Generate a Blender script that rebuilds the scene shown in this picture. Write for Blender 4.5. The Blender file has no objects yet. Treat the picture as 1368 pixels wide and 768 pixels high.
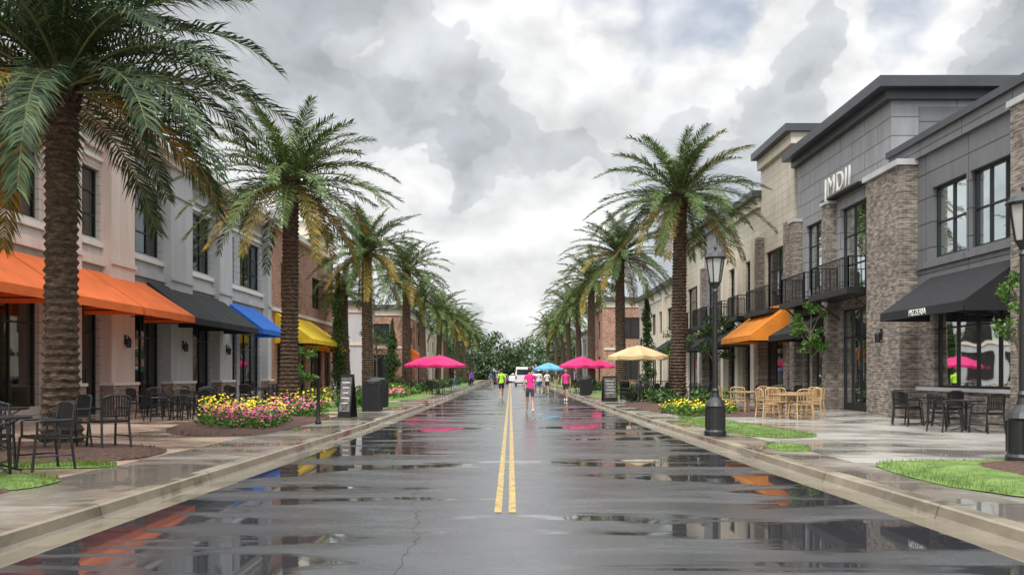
import bpy, bmesh, math, random
from mathutils import Vector, Matrix, noise
R = random.Random(7)
scene = bpy.context.scene
COL = scene.collection
F = 1150.0; HZ = 499.0; CX = 682.0; CH = 1.5; G = 0.13

# ------------------------------------------------------------------ builder
class MB:
    def __init__(s): s.v=[]; s.f=[]; s.m=[]
    def add(s, vs, fs, m=0):
        b=len(s.v); s.v.extend([tuple(v) for v in vs])
        for f in fs: s.f.append(tuple(b+i for i in f)); s.m.append(m)
    def quad(s,a,b,c,d,m=0): s.add([a,b,c,d],[(0,1,2,3)],m)
    def tri(s,a,b,c,m=0): s.add([a,b,c],[(0,1,2)],m)
    def box(s,x0,x1,y0,y1,z0,z1,m=0):
        if x0>x1: x0,x1=x1,x0
        if y0>y1: y0,y1=y1,y0
        s.add([(x0,y0,z0),(x1,y0,z0),(x1,y1,z0),(x0,y1,z0),(x0,y0,z1),(x1,y0,z1),(x1,y1,z1),(x0,y1,z1)],
              [(0,3,2,1),(4,5,6,7),(0,1,5,4),(1,2,6,5),(2,3,7,6),(3,0,4,7)],m)
    def tube(s,pts,rad,n=8,m=0,cap=True):
        pts=[Vector(p) for p in pts]
        if not isinstance(rad,(list,tuple)): rad=[rad]*len(pts)
        b=len(s.v)
        for i,p in enumerate(pts):
            if i==0: t=pts[1]-pts[0]
            elif i==len(pts)-1: t=pts[-1]-pts[-2]
            else: t=pts[i+1]-pts[i-1]
            t.normalize()
            a=Vector((0,0,1)) if abs(t.z)<.9 else Vector((1,0,0))
            u=t.cross(a).normalized(); w=t.cross(u).normalized()
            for k in range(n):
                an=2*math.pi*k/n
                s.v.append(tuple(p+(u*math.cos(an)+w*math.sin(an))*rad[i]))
        for i in range(len(pts)-1):
            for k in range(n):
                k2=(k+1)%n
                s.f.append((b+i*n+k,b+i*n+k2,b+(i+1)*n+k2,b+(i+1)*n+k)); s.m.append(m)
        if cap:
            s.f.append(tuple(b+k for k in range(n))); s.m.append(m)
            e=b+(len(pts)-1)*n
            s.f.append(tuple(e+k for k in reversed(range(n)))); s.m.append(m)
    def lathe(s,cx,cy,prof,n=16,m=0,cap=True):
        b=len(s.v)
        for r,z in prof:
            for k in range(n):
                a=2*math.pi*k/n
                s.v.append((cx+r*math.cos(a),cy+r*math.sin(a),z))
        for i in range(len(prof)-1):
            for k in range(n):
                k2=(k+1)%n
                s.f.append((b+i*n+k,b+i*n+k2,b+(i+1)*n+k2,b+(i+1)*n+k)); s.m.append(m)
        if cap:
            s.f.append(tuple(b+k for k in reversed(range(n)))); s.m.append(m)
            e=b+(len(prof)-1)*n
            s.f.append(tuple(e+k for k in range(n))); s.m.append(m)
    def mesh(s,name,mats,smooth=False):
        me=bpy.data.meshes.new(name); me.from_pydata(s.v,[],s.f)
        for mt in mats: me.materials.append(mt)
        me.polygons.foreach_set('material_index',s.m)
        if smooth: me.polygons.foreach_set('use_smooth',[True]*len(s.f))
        me.update(); return me
    def obj(s,name,mats,parent=None,smooth=False,loc=None):
        return mkobj(name,s.mesh(name,mats,smooth),parent,loc)
def mkobj(name,me,parent=None,loc=None,rz=0,sc=None):
    o=bpy.data.objects.new(name,me); COL.objects.link(o)
    if parent: o.parent=parent
    if loc: o.location=loc
    if rz: o.rotation_euler=(0,0,rz)
    if sc: o.scale=(sc,sc,sc) if not isinstance(sc,(tuple,list)) else sc
    return o
def empty(name,loc=(0,0,0),rz=0,sc=1):
    o=mkobj(name,None,None,loc,rz,sc); o.empty_display_size=.3; return o

# ------------------------------------------------------------------ materials
class NT:
    def __init__(s,nt): s.nt=nt
    def n(s,t,ins=None,**kw):
        nd=s.nt.nodes.new(t)
        for k,v in kw.items(): setattr(nd,k,v)
        if ins:
            for k,v in ins.items():
                if isinstance(v,bpy.types.NodeSocket): s.nt.links.new(v,nd.inputs[k])
                else: nd.inputs[k].default_value=v
        return nd
    def math(s,op,a,b=0.0,c=None,clamp=False):
        nd=s.nt.nodes.new('ShaderNodeMath'); nd.operation=op; nd.use_clamp=clamp
        for i,v in enumerate([a,b]+([c] if c is not None else [])):
            if isinstance(v,bpy.types.NodeSocket): s.nt.links.new(v,nd.inputs[i])
            else: nd.inputs[i].default_value=v
        return nd.outputs[0]
    def ramp(s,fac,stops,interp='LINEAR'):
        nd=s.nt.nodes.new('ShaderNodeValToRGB'); s.nt.links.new(fac,nd.inputs[0])
        cr=nd.color_ramp; cr.interpolation=interp
        while len(cr.elements)<len(stops): cr.elements.new(.5)
        for e,(p,c) in zip(cr.elements,stops):
            e.position=p; e.color=(c[0],c[1],c[2],1) if isinstance(c,(tuple,list)) else (c,c,c,1)
        return nd.outputs[0]
    def mix(s,fac,a,b,blend='MIX'):
        nd=s.nt.nodes.new('ShaderNodeMix'); nd.data_type='RGBA'; nd.blend_type=blend
        for i,v in ((0,fac),(6,a),(7,b)):
            if isinstance(v,bpy.types.NodeSocket): s.nt.links.new(v,nd.inputs[i])
            elif i==0: nd.inputs[i].default_value=v
            else: nd.inputs[i].default_value=(v[0],v[1],v[2],1)
        return nd.outputs[2]
    def noise(s,vec,scale,detail=4,rough=.5,dist=0):
        nd=s.n('ShaderNodeTexNoise',{'Scale':scale,'Detail':detail,'Roughness':rough,'Distortion':dist})
        if vec is not None: s.nt.links.new(vec,nd.inputs['Vector'])
        return nd
def newmat(name):
    m=bpy.data.materials.new(name); m.use_nodes=True
    t=NT(m.node_tree); b=m.node_tree.nodes['Principled BSDF']
    return m,t,b
def M(name,col,rough=.6,metal=0,var=.18,vs=1.5,bump=0,bs=30,col2=None,spec=.5,streak=False):
    m,t,b=newmat(name)
    co=t.n('ShaderNodeTexCoord').outputs['Object']
    vec=co
    if streak: vec=t.n('ShaderNodeMapping',{'Vector':co,'Scale':(1,1,.15)}).outputs[0]
    nz=t.noise(vec,vs,3,.6).outputs[0]
    r=t.ramp(nz,[(.3,tuple(c*(1-var) for c in col)),(.7,tuple(min(1,c*(1+var)) for c in (col2 or col)))])
    t.nt.links.new(r,b.inputs['Base Color'])
    b.inputs['Roughness'].default_value=rough; b.inputs['Metallic'].default_value=metal
    b.inputs['Specular IOR Level'].default_value=spec
    if bump:
        n2=t.noise(co,bs,2).outputs[0]
        bp=t.n('ShaderNodeBump',{'Height':n2,'Strength':bump,'Distance':.02})
        t.nt.links.new(bp.outputs[0],b.inputs['Normal'])
    return m
def brickmat(name,c1,c2,mortar,bw=.24,bh=.08,rough=.8,cv=.3):
    m,t,b=newmat(name)
    co=t.n('ShaderNodeTexCoord').outputs['Object']
    sp=t.n('ShaderNodeSeparateXYZ',{0:co})
    u=t.math('ADD',sp.outputs[0],sp.outputs[1])
    v=t.n('ShaderNodeCombineXYZ',{0:u,1:sp.outputs[2]}).outputs[0]
    br=t.n('ShaderNodeTexBrick',{'Vector':v,'Color1':(*c1,1),'Color2':(*c2,1),'Mortar':(*mortar,1),'Scale':1,'Mortar Size':.009,'Bias':0,'Brick Width':bw,'Row Height':bh})
    nz=t.noise(v,1.2,3,.6).outputs[0]
    mul=t.ramp(nz,[(.3,.72),(.7,1.2)])
    cell=t.n('ShaderNodeMapping',{'Vector':v,'Scale':(1/bw,1/bh,1)}).outputs[0]
    wn=t.noise(cell,.9,0).outputs[0]
    mul2=t.ramp(wn,[(.3,1-cv),(.7,1+cv)])
    c=t.mix(1,br.outputs[0],mul,'MULTIPLY'); c=t.mix(1,c,mul2,'MULTIPLY')
    t.nt.links.new(c,b.inputs['Base Color']); b.inputs['Roughness'].default_value=rough
    bp=t.n('ShaderNodeBump',{'Height':br.outputs[1],'Strength':.5,'Distance':-.01})
    t.nt.links.new(bp.outputs[0],b.inputs['Normal'])
    return m
def siding(name,col,bw=20,bh=.18,off=.5,rough=.55,line=.45,sz=.012):
    m,t,b=newmat(name)
    co=t.n('ShaderNodeTexCoord').outputs['Object']
    sp=t.n('ShaderNodeSeparateXYZ',{0:co})
    u=t.math('ADD',sp.outputs[0],sp.outputs[1])
    v=t.n('ShaderNodeCombineXYZ',{0:u,1:sp.outputs[2]}).outputs[0]
    d=tuple(c*line for c in col); e=tuple(c*.93 for c in col)
    br=t.n('ShaderNodeTexBrick',{'Vector':v,'Color1':(*col,1),'Color2':(*e,1),'Mortar':(*d,1),'Scale':1,'Mortar Size':sz,'Bias':0,'Brick Width':bw,'Row Height':bh},offset=off)
    st=t.n('ShaderNodeMapping',{'Vector':v,'Scale':(1.2,.25,1)}).outputs[0]
    mul=t.ramp(t.noise(st,1.6,4,.65).outputs[0],[(.3,.80),(.7,1.08)])
    c=t.mix(1,br.outputs[0],mul,'MULTIPLY')
    t.nt.links.new(c,b.inputs['Base Color']); b.inputs['Roughness'].default_value=rough
    bp=t.n('ShaderNodeBump',{'Height':br.outputs[1],'Strength':.6,'Distance':-.012})
    t.nt.links.new(bp.outputs[0],b.inputs['Normal'])
    return m
def leafmat(name,stops,rough=.6,trans=.18):
    m,t,b=newmat(name)
    g=t.n('ShaderNodeNewGeometry').outputs['Random Per Island']
    c=t.ramp(g,stops)
    t.nt.links.new(c,b.inputs['Base Color']); b.inputs['Roughness'].default_value=rough
    b.inputs['Specular IOR Level'].default_value=.28
    if trans>0:
        tr=t.n('ShaderNodeBsdfTranslucent'); t.nt.links.new(c,tr.inputs[0])
        mx=t.n('ShaderNodeMixShader',{0:trans}); 
        t.nt.links.new(b.outputs[0],mx.inputs[1]); t.nt.links.new(tr.outputs[0],mx.inputs[2])
        t.nt.links.new(mx.outputs[0],m.node_tree.nodes['Material Output'].inputs[0])
    return m
def glassmat(name,tint=(.45,.50,.48),base=.22):
    m,t,b=newmat(name)
    co=t.n('ShaderNodeTexCoord').outputs['Object']
    n2=t.noise(co,.9,1).outputs[0]
    bp=t.n('ShaderNodeBump',{'Height':n2,'Strength':.12,'Distance':.05})
    gl=t.n('ShaderNodeBsdfGlossy',{'Roughness':.02,'Color':(.85,.92,.92,1),'Normal':bp.outputs[0]})
    tr=t.n('ShaderNodeBsdfTransparent',{0:(*tint,1)})
    lw=t.n('ShaderNodeLayerWeight',{0:.35})
    fac=t.math('ADD',t.math('MULTIPLY',lw.outputs[0],.75),base*.5,clamp=True)
    mx=t.n('ShaderNodeMixShader',{0:fac}); 
    t.nt.links.new(tr.outputs[0],mx.inputs[1]); t.nt.links.new(gl.outputs[0],mx.inputs[2])
    t.nt.links.new(mx.outputs[0],m.node_tree.nodes['Material Output'].inputs[0])
    return m
def mirrorglass(name):
    m,t,b=newmat(name)
    b.inputs['Base Color'].default_value=(.02,.024,.026,1); b.inputs['Roughness'].default_value=.04; b.inputs['Specular IOR Level'].default_value=.9
    return m

BRICK_G=brickmat('brick_grey_brown',(.25,.20,.16),(.155,.125,.105),(.30,.275,.25),cv=.4)
BRICK_R=brickmat('brick_red',(.42,.20,.13),(.32,.15,.10),(.42,.34,.28))
BRICK_T=brickmat('brick_tan_base',(.32,.22,.16),(.22,.15,.11),(.38,.33,.28))
SID_L=siding('siding_light_grey',(.47,.47,.49),bh=.3)
SID_W=siding('siding_warm_white',(.58,.53,.48),bh=.3)
PAN_D=siding('panel_dark_grey',(.165,.167,.175),bw=2.4,bh=.75,off=0,line=.3,sz=.02)
PAN_M=siding('panel_mid_grey',(.30,.30,.31),bw=2.2,bh=.62,off=.5,line=.35,sz=.018)
SID_C=siding('siding_cream',(.68,.61,.50),bh=.35,line=.6)
STUC=M('stucco_pale_pink',(.68,.56,.49),.8,var=.11,bump=.15,bs=60,streak=True)
STUG=M('stucco_grey',(.45,.45,.46),.8,var=.11,bump=.15,bs=60,streak=True)
STUC_C=M('stucco_cream',(.64,.57,.47),.8,var=.08,bump=.15,bs=60,streak=True)
TRIMW=M('trim_white',(.74,.71,.67),.5,var=.08)
TRIMD=M('metal_dark_trim',(.05,.054,.062),.4,var=.15)
FRAME=M('frame_black',(.012,.013,.014),.35,var=.1)
BLACK=M('metal_black',(.016,.016,.017),.38,var=.2,vs=8)
GLASS=glassmat('window_glass'); GLASSF=mirrorglass('window_glass_far')
INTW=M('interior_wall',(.48,.36,.25),.9); INTF=M('interior_floor',(.22,.16,.11),.7)
BLIND=M('interior_blind',(.6,.58,.52),.8)
ROOF=M('roof_membrane',(.18,.18,.18),.9)
PROP=[M('shop_prop_%s'%n,c,.6) for n,c in (('warm',(.65,.33,.12)),('white',(.78,.78,.75)),('green',(.12,.3,.14)),('blue',(.1,.2,.4)),('dark',(.04,.03,.03)))]
def fabric(name,col):
    m,t,b=newmat(name)
    co=t.n('ShaderNodeTexCoord').outputs['Object']
    nz=t.noise(co,1.3,3,.6).outputs[0]
    c=t.ramp(nz,[(.3,tuple(x*.82 for x in col)),(.7,tuple(min(1,x*1.08) for x in col))])
    t.nt.links.new(c,b.inputs['Base Color']); b.inputs['Roughness'].default_value=.75
    bp=t.n('ShaderNodeBump',{'Height':t.noise(co,2.5,2).outputs[0],'Strength':.5,'Distance':.06})
    t.nt.links.new(bp.outputs[0],b.inputs['Normal'])
    tr=t.n('ShaderNodeBsdfTranslucent'); t.nt.links.new(c,tr.inputs[0])
    mx=t.n('ShaderNodeMixShader',{0:.22})
    t.nt.links.new(b.outputs[0],mx.inputs[1]); t.nt.links.new(tr.outputs[0],mx.inputs[2])
    t.nt.links.new(mx.outputs[0],m.node_tree.nodes['Material Output'].inputs[0])
    return m
FAB={'orange':fabric('fabric_orange',(.88,.18,.035)),'black':fabric('fabric_black',(.022,.022,.025)),
 'blue':fabric('fabric_blue',(.02,.15,.58)),'yellow':fabric('fabric_yellow',(.88,.60,.03)),
 'pink':fabric('fabric_pink',(.82,.03,.20)),'tan':fabric('fabric_tan',(.76,.56,.30)),'teal':fabric('fabric_light_blue',(.15,.42,.68)),
 'brightorange':fabric('fabric_amber',(.90,.30,.03))}
WOODT=M('wood_tan',(.46,.30,.15),.55,var=.25,vs=6)
MULCH=M('mulch',(.05,.027,.018),.95,var=.5,vs=14,bump=1,bs=45,col2=(.095,.048,.033))
PALM_G=leafmat('palm_leaf_green',[(0,(.030,.058,.014)),(.5,(.066,.115,.028)),(1,(.15,.21,.055))])
PALM_N=leafmat('palm_leaf_grey_green',[(0,(.020,.040,.018)),(.5,(.046,.080,.034)),(1,(.115,.165,.072))])
PALM_Y=leafmat('palm_leaf_yellowing',[(0,(.10,.10,.02)),(.5,(.24,.18,.03)),(1,(.42,.23,.035))])
LEAF=leafmat('broadleaf',[(0,(.025,.055,.015)),(.5,(.05,.105,.026)),(1,(.10,.17,.045))],trans=0)
LEAF_B=leafmat('shrub_leaf_bright',[(0,(.03,.08,.012)),(.5,(.075,.17,.025)),(1,(.16,.28,.05))])
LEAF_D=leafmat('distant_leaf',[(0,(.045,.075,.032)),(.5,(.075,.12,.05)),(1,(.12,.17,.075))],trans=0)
PET_Y=leafmat('petal_yellow',[(0,(.80,.55,.01)),(1,(.92,.80,.05))],.6)
PET_P=leafmat('petal_pink',[(0,(.60,.03,.20)),(.5,(.80,.08,.32)),(1,(.88,.35,.5))],.6)
BARK=M('bark',(.12,.09,.065),.9,var=.35,vs=8,bump=.8,bs=25)
def trunkmat():
    m,t,b=newmat('palm_trunk_bark')
    co=t.n('ShaderNodeTexCoord').outputs['Object']
    mp=t.n('ShaderNodeMapping',{'Vector':co,'Scale':(1,1,2.6)}).outputs[0]
    n=t.noise(mp,6.5,5,.75).outputs[0]
    c=t.ramp(n,[(.30,(.018,.011,.007)),(.46,(.075,.046,.028)),(.58,(.15,.10,.065)),(.70,(.30,.22,.15))])
    t.nt.links.new(c,b.inputs['Base Color']); b.inputs['Roughness'].default_value=.92
    bp=t.n('ShaderNodeBump',{'Height':t.noise(mp,16,4,.75).outputs[0],'Strength':1.0,'Distance':.06})
    t.nt.links.new(bp.outputs[0],b.inputs['Normal']); return m
TRUNK=trunkmat()

def roadmat():
    m,t,b=newmat('wet_asphalt')
    co=t.n('ShaderNodeTexCoord').outputs['Object']
    pm=t.n('ShaderNodeMapping',{'Vector':co,'Scale':(.24,.85,1),'Location':(3.1,.4,0)}).outputs[0]
    pn=t.noise(pm,1.0,5,.60,.4).outputs[0]
    sp=t.n('ShaderNodeSeparateXYZ',{0:co})
    ax=t.math('ABSOLUTE',sp.outputs[0])
    edge=t.math('MULTIPLY',t.math('SUBTRACT',ax,1.7),.045)      # water gathers towards the kerbs
    edge=t.math('MINIMUM',edge,.085)
    pv=t.math('ADD',pn,edge)
    pud=t.ramp(pv,[(.535,0.0),(.58,1.0)])
    stm=t.n('ShaderNodeMapping',{'Vector':co,'Scale':(.5,1.5,1)}).outputs[0]
    damp=t.ramp(t.noise(stm,.8,5,.65,.4).outputs[0],[(.36,0.0),(.60,1.0)])
    fine=t.noise(co,60,2,.7).outputs[0]
    c=t.ramp(fine,[(.3,(.034,.035,.039)),(.55,(.066,.068,.073)),(.75,(.135,.138,.142))])
    c=t.mix(t.math('MULTIPLY',damp,.4),c,(.040,.041,.046))
    c=t.mix(t.math('MULTIPLY',pud,.7),c,(.020,.020,.022))
    t.nt.links.new(c,b.inputs['Base Color'])
    r1=t.ramp(damp,[(0,.34),(1,.12)])
    rr=t.mix(pud,r1,(.025,.025,.025))
    t.nt.links.new(rr,b.inputs['Roughness'])
    b.inputs['Specular IOR Level'].default_value=1.0
    inv=t.math('SUBTRACT',1.0,pud)
    bp=t.n('ShaderNodeBump',{'Height':fine,'Strength':t.math('MULTIPLY',inv,.22),'Distance':.012})
    t.nt.links.new(bp.outputs[0],b.inputs['Normal'])
    return m
ROAD=roadmat()
def pavemat(name,col,wet=.5,jx=1.5,jy=1.5,seed=0.0,joint=.012,dark=.4):
    m,t,b=newmat(name)
    co=t.n('ShaderNodeTexCoord').outputs['Object']
    br=t.n('ShaderNodeTexBrick',{'Vector':co,'Color1':(*col,1),'Color2':(*[c*.88 for c in col],1),'Mortar':(*[c*.42 for c in col],1),'Scale':1,'Mortar Size':joint,'Bias':0,'Brick Width':jx,'Row Height':jy},offset=0)
    st=t.ramp(t.noise(co,1.1,5,.7).outputs[0],[(.3,.72),(.7,1.12)])
    c=t.mix(1,br.outputs[0],st,'MULTIPLY')
    pm=t.n('ShaderNodeMapping',{'Vector':co,'Scale':(.35,.6,1),'Location':(seed,seed*.7,0)}).outputs[0]
    w=t.noise(pm,1.0,4,.6,.3).outputs[0]
    wetm=t.ramp(w,[(.40-.1*wet,0.0),(.60-.1*wet,1.0)])
    pud=t.ramp(w,[(.59-.06*wet,0.0),(.62-.06*wet,1.0)])
    c=t.mix(t.math('MULTIPLY',wetm,dark),c,tuple(x*.4 for x in col))
    c=t.mix(t.math('MULTIPLY',pud,.4),c,tuple(x*.25 for x in col))
    t.nt.links.new(c,b.inputs['Base Color'])
    r=t.ramp(wetm,[(0,.50),(1,.15)]); r=t.mix(pud,r,(.03,.03,.03))
    t.nt.links.new(r,b.inputs['Roughness'])
    bp=t.n('ShaderNodeBump',{'Height':t.noise(co,70,1).outputs[0],'Strength':t.math('MULTIPLY',t.math('SUBTRACT',1.0,pud),.2),'Distance':.01})
    t.nt.links.new(bp.outputs[0],b.inputs['Normal'])
    return m
PAVE_L=pavemat('pavement_tan',(.52,.375,.28),.25,1.8,1.8,1.3)
PAVE_R=pavemat('pavement_concrete',(.44,.41,.365),.4,2.2,2.2,5.1)
WALK=pavemat('walk_wet_concrete',(.33,.285,.24),1.1,30,1.8,8.2,.02)
KERB=pavemat('kerb_concrete',(.34,.285,.21),.7,30,3.0,2.2,.02)
GUT=pavemat('gutter_concrete',(.29,.245,.175),1.4,30,3.0,4.2,.02)
GRASS=M('grass',(.085,.155,.025),.85,var=.35,vs=3,bump=.6,bs=80,col2=(.13,.20,.04))
GROUND=M('ground_soil_grass',(.07,.10,.03),.95,var=.3,vs=.2)
BLADE=leafmat('grass_blade',[(0,(.06,.12,.015)),(1,(.17,.26,.045))],.6)
m,t,b=newmat('yellow_road_paint')
co=t.n('ShaderNodeTexCoord').outputs['Object']
n_=t.noise(co,9,6,.75).outputs[0]
t.nt.links.new(t.ramp(n_,[(.38,(.09,.075,.045)),(.52,(.45,.29,.05)),(.72,(.66,.43,.06))]),b.inputs['Base Color']); b.inputs['Roughness'].default_value=.3
YEL=m

# ------------------------------------------------------------------ world
w=bpy.data.worlds.new('World'); scene.world=w; w.use_nodes=True
w.node_tree.nodes.clear(); t=NT(w.node_tree)
SUN_EL=math.radians(52); SUN_AZ=math.radians(205)
sd=Vector((math.sin(SUN_AZ)*math.cos(SUN_EL),math.cos(SUN_AZ)*math.cos(SUN_EL),math.sin(SUN_EL)))
sky=t.n('ShaderNodeTexSky',sky_type='NISHITA',sun_disc=False,sun_elevation=SUN_EL,sun_rotation=SUN_AZ)
d=t.n('ShaderNodeTexCoord').outputs['Generated']
wn=t.noise(d,7,5,.55)
wv=t.n('ShaderNodeVectorMath',{0:wn.outputs[1],1:(.5,.5,.5)},operation='SUBTRACT').outputs[0]
wv=t.n('ShaderNodeVectorMath',{0:wv,'Scale':.21},operation='SCALE').outputs[0]
dw=t.n('ShaderNodeVectorMath',{0:d,1:wv},operation='ADD').outputs[0]
mp=t.n('ShaderNodeMapping',{'Vector':d,'Scale':(1,1,1.4),'Location':(.7,.3,.2)}).outputs[0]
up=t.n('ShaderNodeVectorMath',{0:mp,1:(-.012,0,.04)},operation='ADD').outputs[0]
def field(v):
    base=t.noise(v,2.7,2,.45).outputs[0]
    bil=t.math('ABSOLUTE',t.math('SUBTRACT',t.noise(v,8,4,.5).outputs[0],.5))
    return t.math('MULTIPLY_ADD',bil,.42,t.math('MULTIPLY_ADD',t.math('SUBTRACT',base,.5),.55,.475))
f1=field(mp); f2=field(up)
lit=t.math('SUBTRACT',f1,f2)
B=f1
def blob(px,py,rad,amp):
    global B
    v=Vector(((px-CX)/F,1,(HZ-py)/F)).normalized()
    dist=t.n('ShaderNodeVectorMath',{0:dw,1:tuple(v)},operation='DISTANCE').outputs['Value']
    mr=t.n('ShaderNodeMapRange',{0:dist,1:rad/F*.25,2:rad/F,3:amp,4:0.0},interpolation_type='SMOOTHSTEP')
    B=t.math('ADD',B,mr.outputs[0])
for a in [(770,45,290,-.22),(1000,25,150,-.12),(1230,10,150,-.24),(665,200,180,.15),(810,180,130,.11),(560,225,85,-.20),
          (700,350,170,-.17),(400,70,240,.02),(960,190,230,.06),(1330,70,110,.13),(1050,60,100,.14),(450,330,220,-.09),(470,40,90,-.09)]:
    blob(*a)
cc=t.ramp(B,[(.28,(1.0,.995,.98)),(.42,(.93,.935,.935)),(.468,(.86,.87,.875)),(.482,(.69,.71,.73)),(.545,(.61,.64,.66)),(.560,(.52,.55,.575)),(.66,(.44,.47,.50)),(.82,(.36,.39,.42))])
lm=t.math('MULTIPLY_ADD',lit,3.2,1.0)
lm=t.math('MINIMUM',t.math('MAXIMUM',lm,.78),1.22)
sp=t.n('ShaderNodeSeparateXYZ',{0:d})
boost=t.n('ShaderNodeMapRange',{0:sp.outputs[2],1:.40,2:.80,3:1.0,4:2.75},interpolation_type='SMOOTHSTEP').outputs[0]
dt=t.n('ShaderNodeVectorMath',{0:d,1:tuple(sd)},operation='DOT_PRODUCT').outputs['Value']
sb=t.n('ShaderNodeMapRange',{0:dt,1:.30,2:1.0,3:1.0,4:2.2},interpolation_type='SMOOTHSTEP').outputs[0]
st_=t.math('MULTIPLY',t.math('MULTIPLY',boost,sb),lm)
bg1=t.n('ShaderNodeBackground',{0:sky.outputs[0],1:.13})
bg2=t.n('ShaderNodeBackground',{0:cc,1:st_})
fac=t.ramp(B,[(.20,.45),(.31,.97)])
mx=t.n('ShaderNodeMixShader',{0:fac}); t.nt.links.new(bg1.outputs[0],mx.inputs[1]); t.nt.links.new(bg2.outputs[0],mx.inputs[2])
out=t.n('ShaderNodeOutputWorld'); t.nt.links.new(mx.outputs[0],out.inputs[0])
sl=bpy.data.lights.new('sun','SUN'); sl.energy=1.5; sl.angle=math.radians(11); sl.color=(1,.94,.85)
so=bpy.data.objects.new('sun',sl); COL.objects.link(so)
so.rotation_euler=sd.to_track_quat('Z','Y').to_euler()
scene.view_settings.view_transform='Standard'; scene.view_settings.look='None'; scene.view_settings.exposure=0

# ------------------------------------------------------------------ camera
cam=bpy.data.cameras.new('camera'); cam.sensor_width=36; cam.lens=F/1368*36; cam.shift_y=(HZ-384)/1368; cam.clip_end=3000
cam.shift_x=(684-CX)/1368
co_=bpy.data.objects.new('camera',cam); COL.objects.link(co_); co_.location=(0,0,CH); co_.rotation_euler=(math.radians(90),0,0)
scene.camera=co_

# ------------------------------------------------------------------ ground
mb=MB(); mb.quad((-900,-200,-.03),(900,-200,-.03),(900,1500,-.03),(-900,1500,-.03)); mb.obj('ground',[GROUND])
KL=[(-25,-4.45),(7.3,-4.33),(14,-4.12),(21.6,-3.95),(40,-3.85),(100,-3.7),(190,-3.7)]
KR=[(-25,4.6),(8,4.48),(14,4.3),(25,4.18),(60,4.15),(190,4.15)]
def interp(K,y):
    for (a,xa),(b_,xb) in zip(K,K[1:]):
        if y<=b_: return xa+(xb-xa)*(y-a)/(b_-a)
    return K[-1][1]
YS=[-25,-5,2,5]+[7.3+i*1.6 for i in range(24)]+[50,60,75,90,110,130,150,170,190]
mb=MB()
for a,b_ in zip(YS,YS[1:]):
    mb.quad((interp(KL,a)+.40,a,0),(interp(KR,a)-.40,a,0),(interp(KR,b_)-.40,b_,0),(interp(KL,b_)+.40,b_,0))
road=mb.obj('road',[ROAD])
mb=MB()
for x0,x1 in ((-.175,-.095),(-.02,.06)):
    y=9.3
    while y<188: 
        mb.quad((x0,y,.004),(x1,y,.004),(x1,y+6,.004),(x0,y+6,.004)); y+=6
mb.obj('lane_marking',[YEL])
CRK=M('crack_dark',(.02,.02,.021),.5)
mb=MB(); 
x=-.72;y=5.2; 
while y<12.5:
    y2=y+R.uniform(.06,.16); x2=x+R.uniform(-.05,.048); w_=R.uniform(.001,.0035)
    mb.quad((x-w_,y,.003),(x+w_,y,.003),(x2+w_,y2,.003),(x2-w_,y2,.003)); x,y=x2,y2
mb.obj('road_crack',[CRK])
def kerb(K,s,name):
    mb=MB()
    prof=[(-.40,.0),(-.02,-.012),(.0,.02),(.025,.115),(.05,.135),(.20,.137),(.21,.10)]
    for a,b_ in zip(YS,YS[1:]):
        xa=interp(K,a); xb=interp(K,b_)
        for i in range(len(prof)-1):
            (p,z),(q,z2)=prof[i],prof[i+1]
            mb.quad((xa+s*p,a,z),(xa+s*q,a,z2),(xb+s*q,b_,z2),(xb+s*p,b_,z),0 if i else 1)
    return mb.obj(name,[KERB,GUT])
kerb(KL,-1,'kerb'); kerb(KR,1,'kerb')
def strip(K,s,o0,o1,z,y0,y1,mt,name,absx=False):
    mb=MB(); ys=[y0]+[y for y in YS if y0<y<y1]+[y1]
    for a,b_ in zip(ys,ys[1:]):
        xa=interp(K,a)+s*o0; xb=interp(K,b_)+s*o0
        xc,xd=(s*o1,s*o1) if absx else (interp(K,b_)+s*o1,interp(K,a)+s*o1)
        mb.quad((xa,a,z),(xd,a,z),(xc,b_,z),(xb,b_,z))
    return mb.obj(name,[mt])
strip(KL,-1,.19,50,.122,-25,190,PAVE_L,'pavement',True)
strip(KR,1,.19,50,.122,-25,190,PAVE_R,'pavement',True)
strip(KL,-1,.195,1.75,.128,-25,190,WALK,'footpath')
strip(KR,1,.195,1.0,.128,-25,190,WALK,'footpath')
def poly_in(p,poly):
    x,y=p; c=False; n=len(poly)
    for i in range(n):
        x1,y1=poly[i]; x2,y2=poly[(i+1)%n]
        if (y1>y)!=(y2>y) and x<(x2-x1)*(y-y1)/(y2-y1)+x1: c=not c
    return c
def smooth_poly(poly,it=2):
    for _ in range(it):
        o=[]
        for i in range(len(poly)):
            a=poly[i]; b_=poly[(i+1)%len(poly)]
            o+=[(a[0]*.75+b_[0]*.25,a[1]*.75+b_[1]*.25),(a[0]*.25+b_[0]*.75,a[1]*.25+b_[1]*.75)]
        poly=o
    return poly
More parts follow.
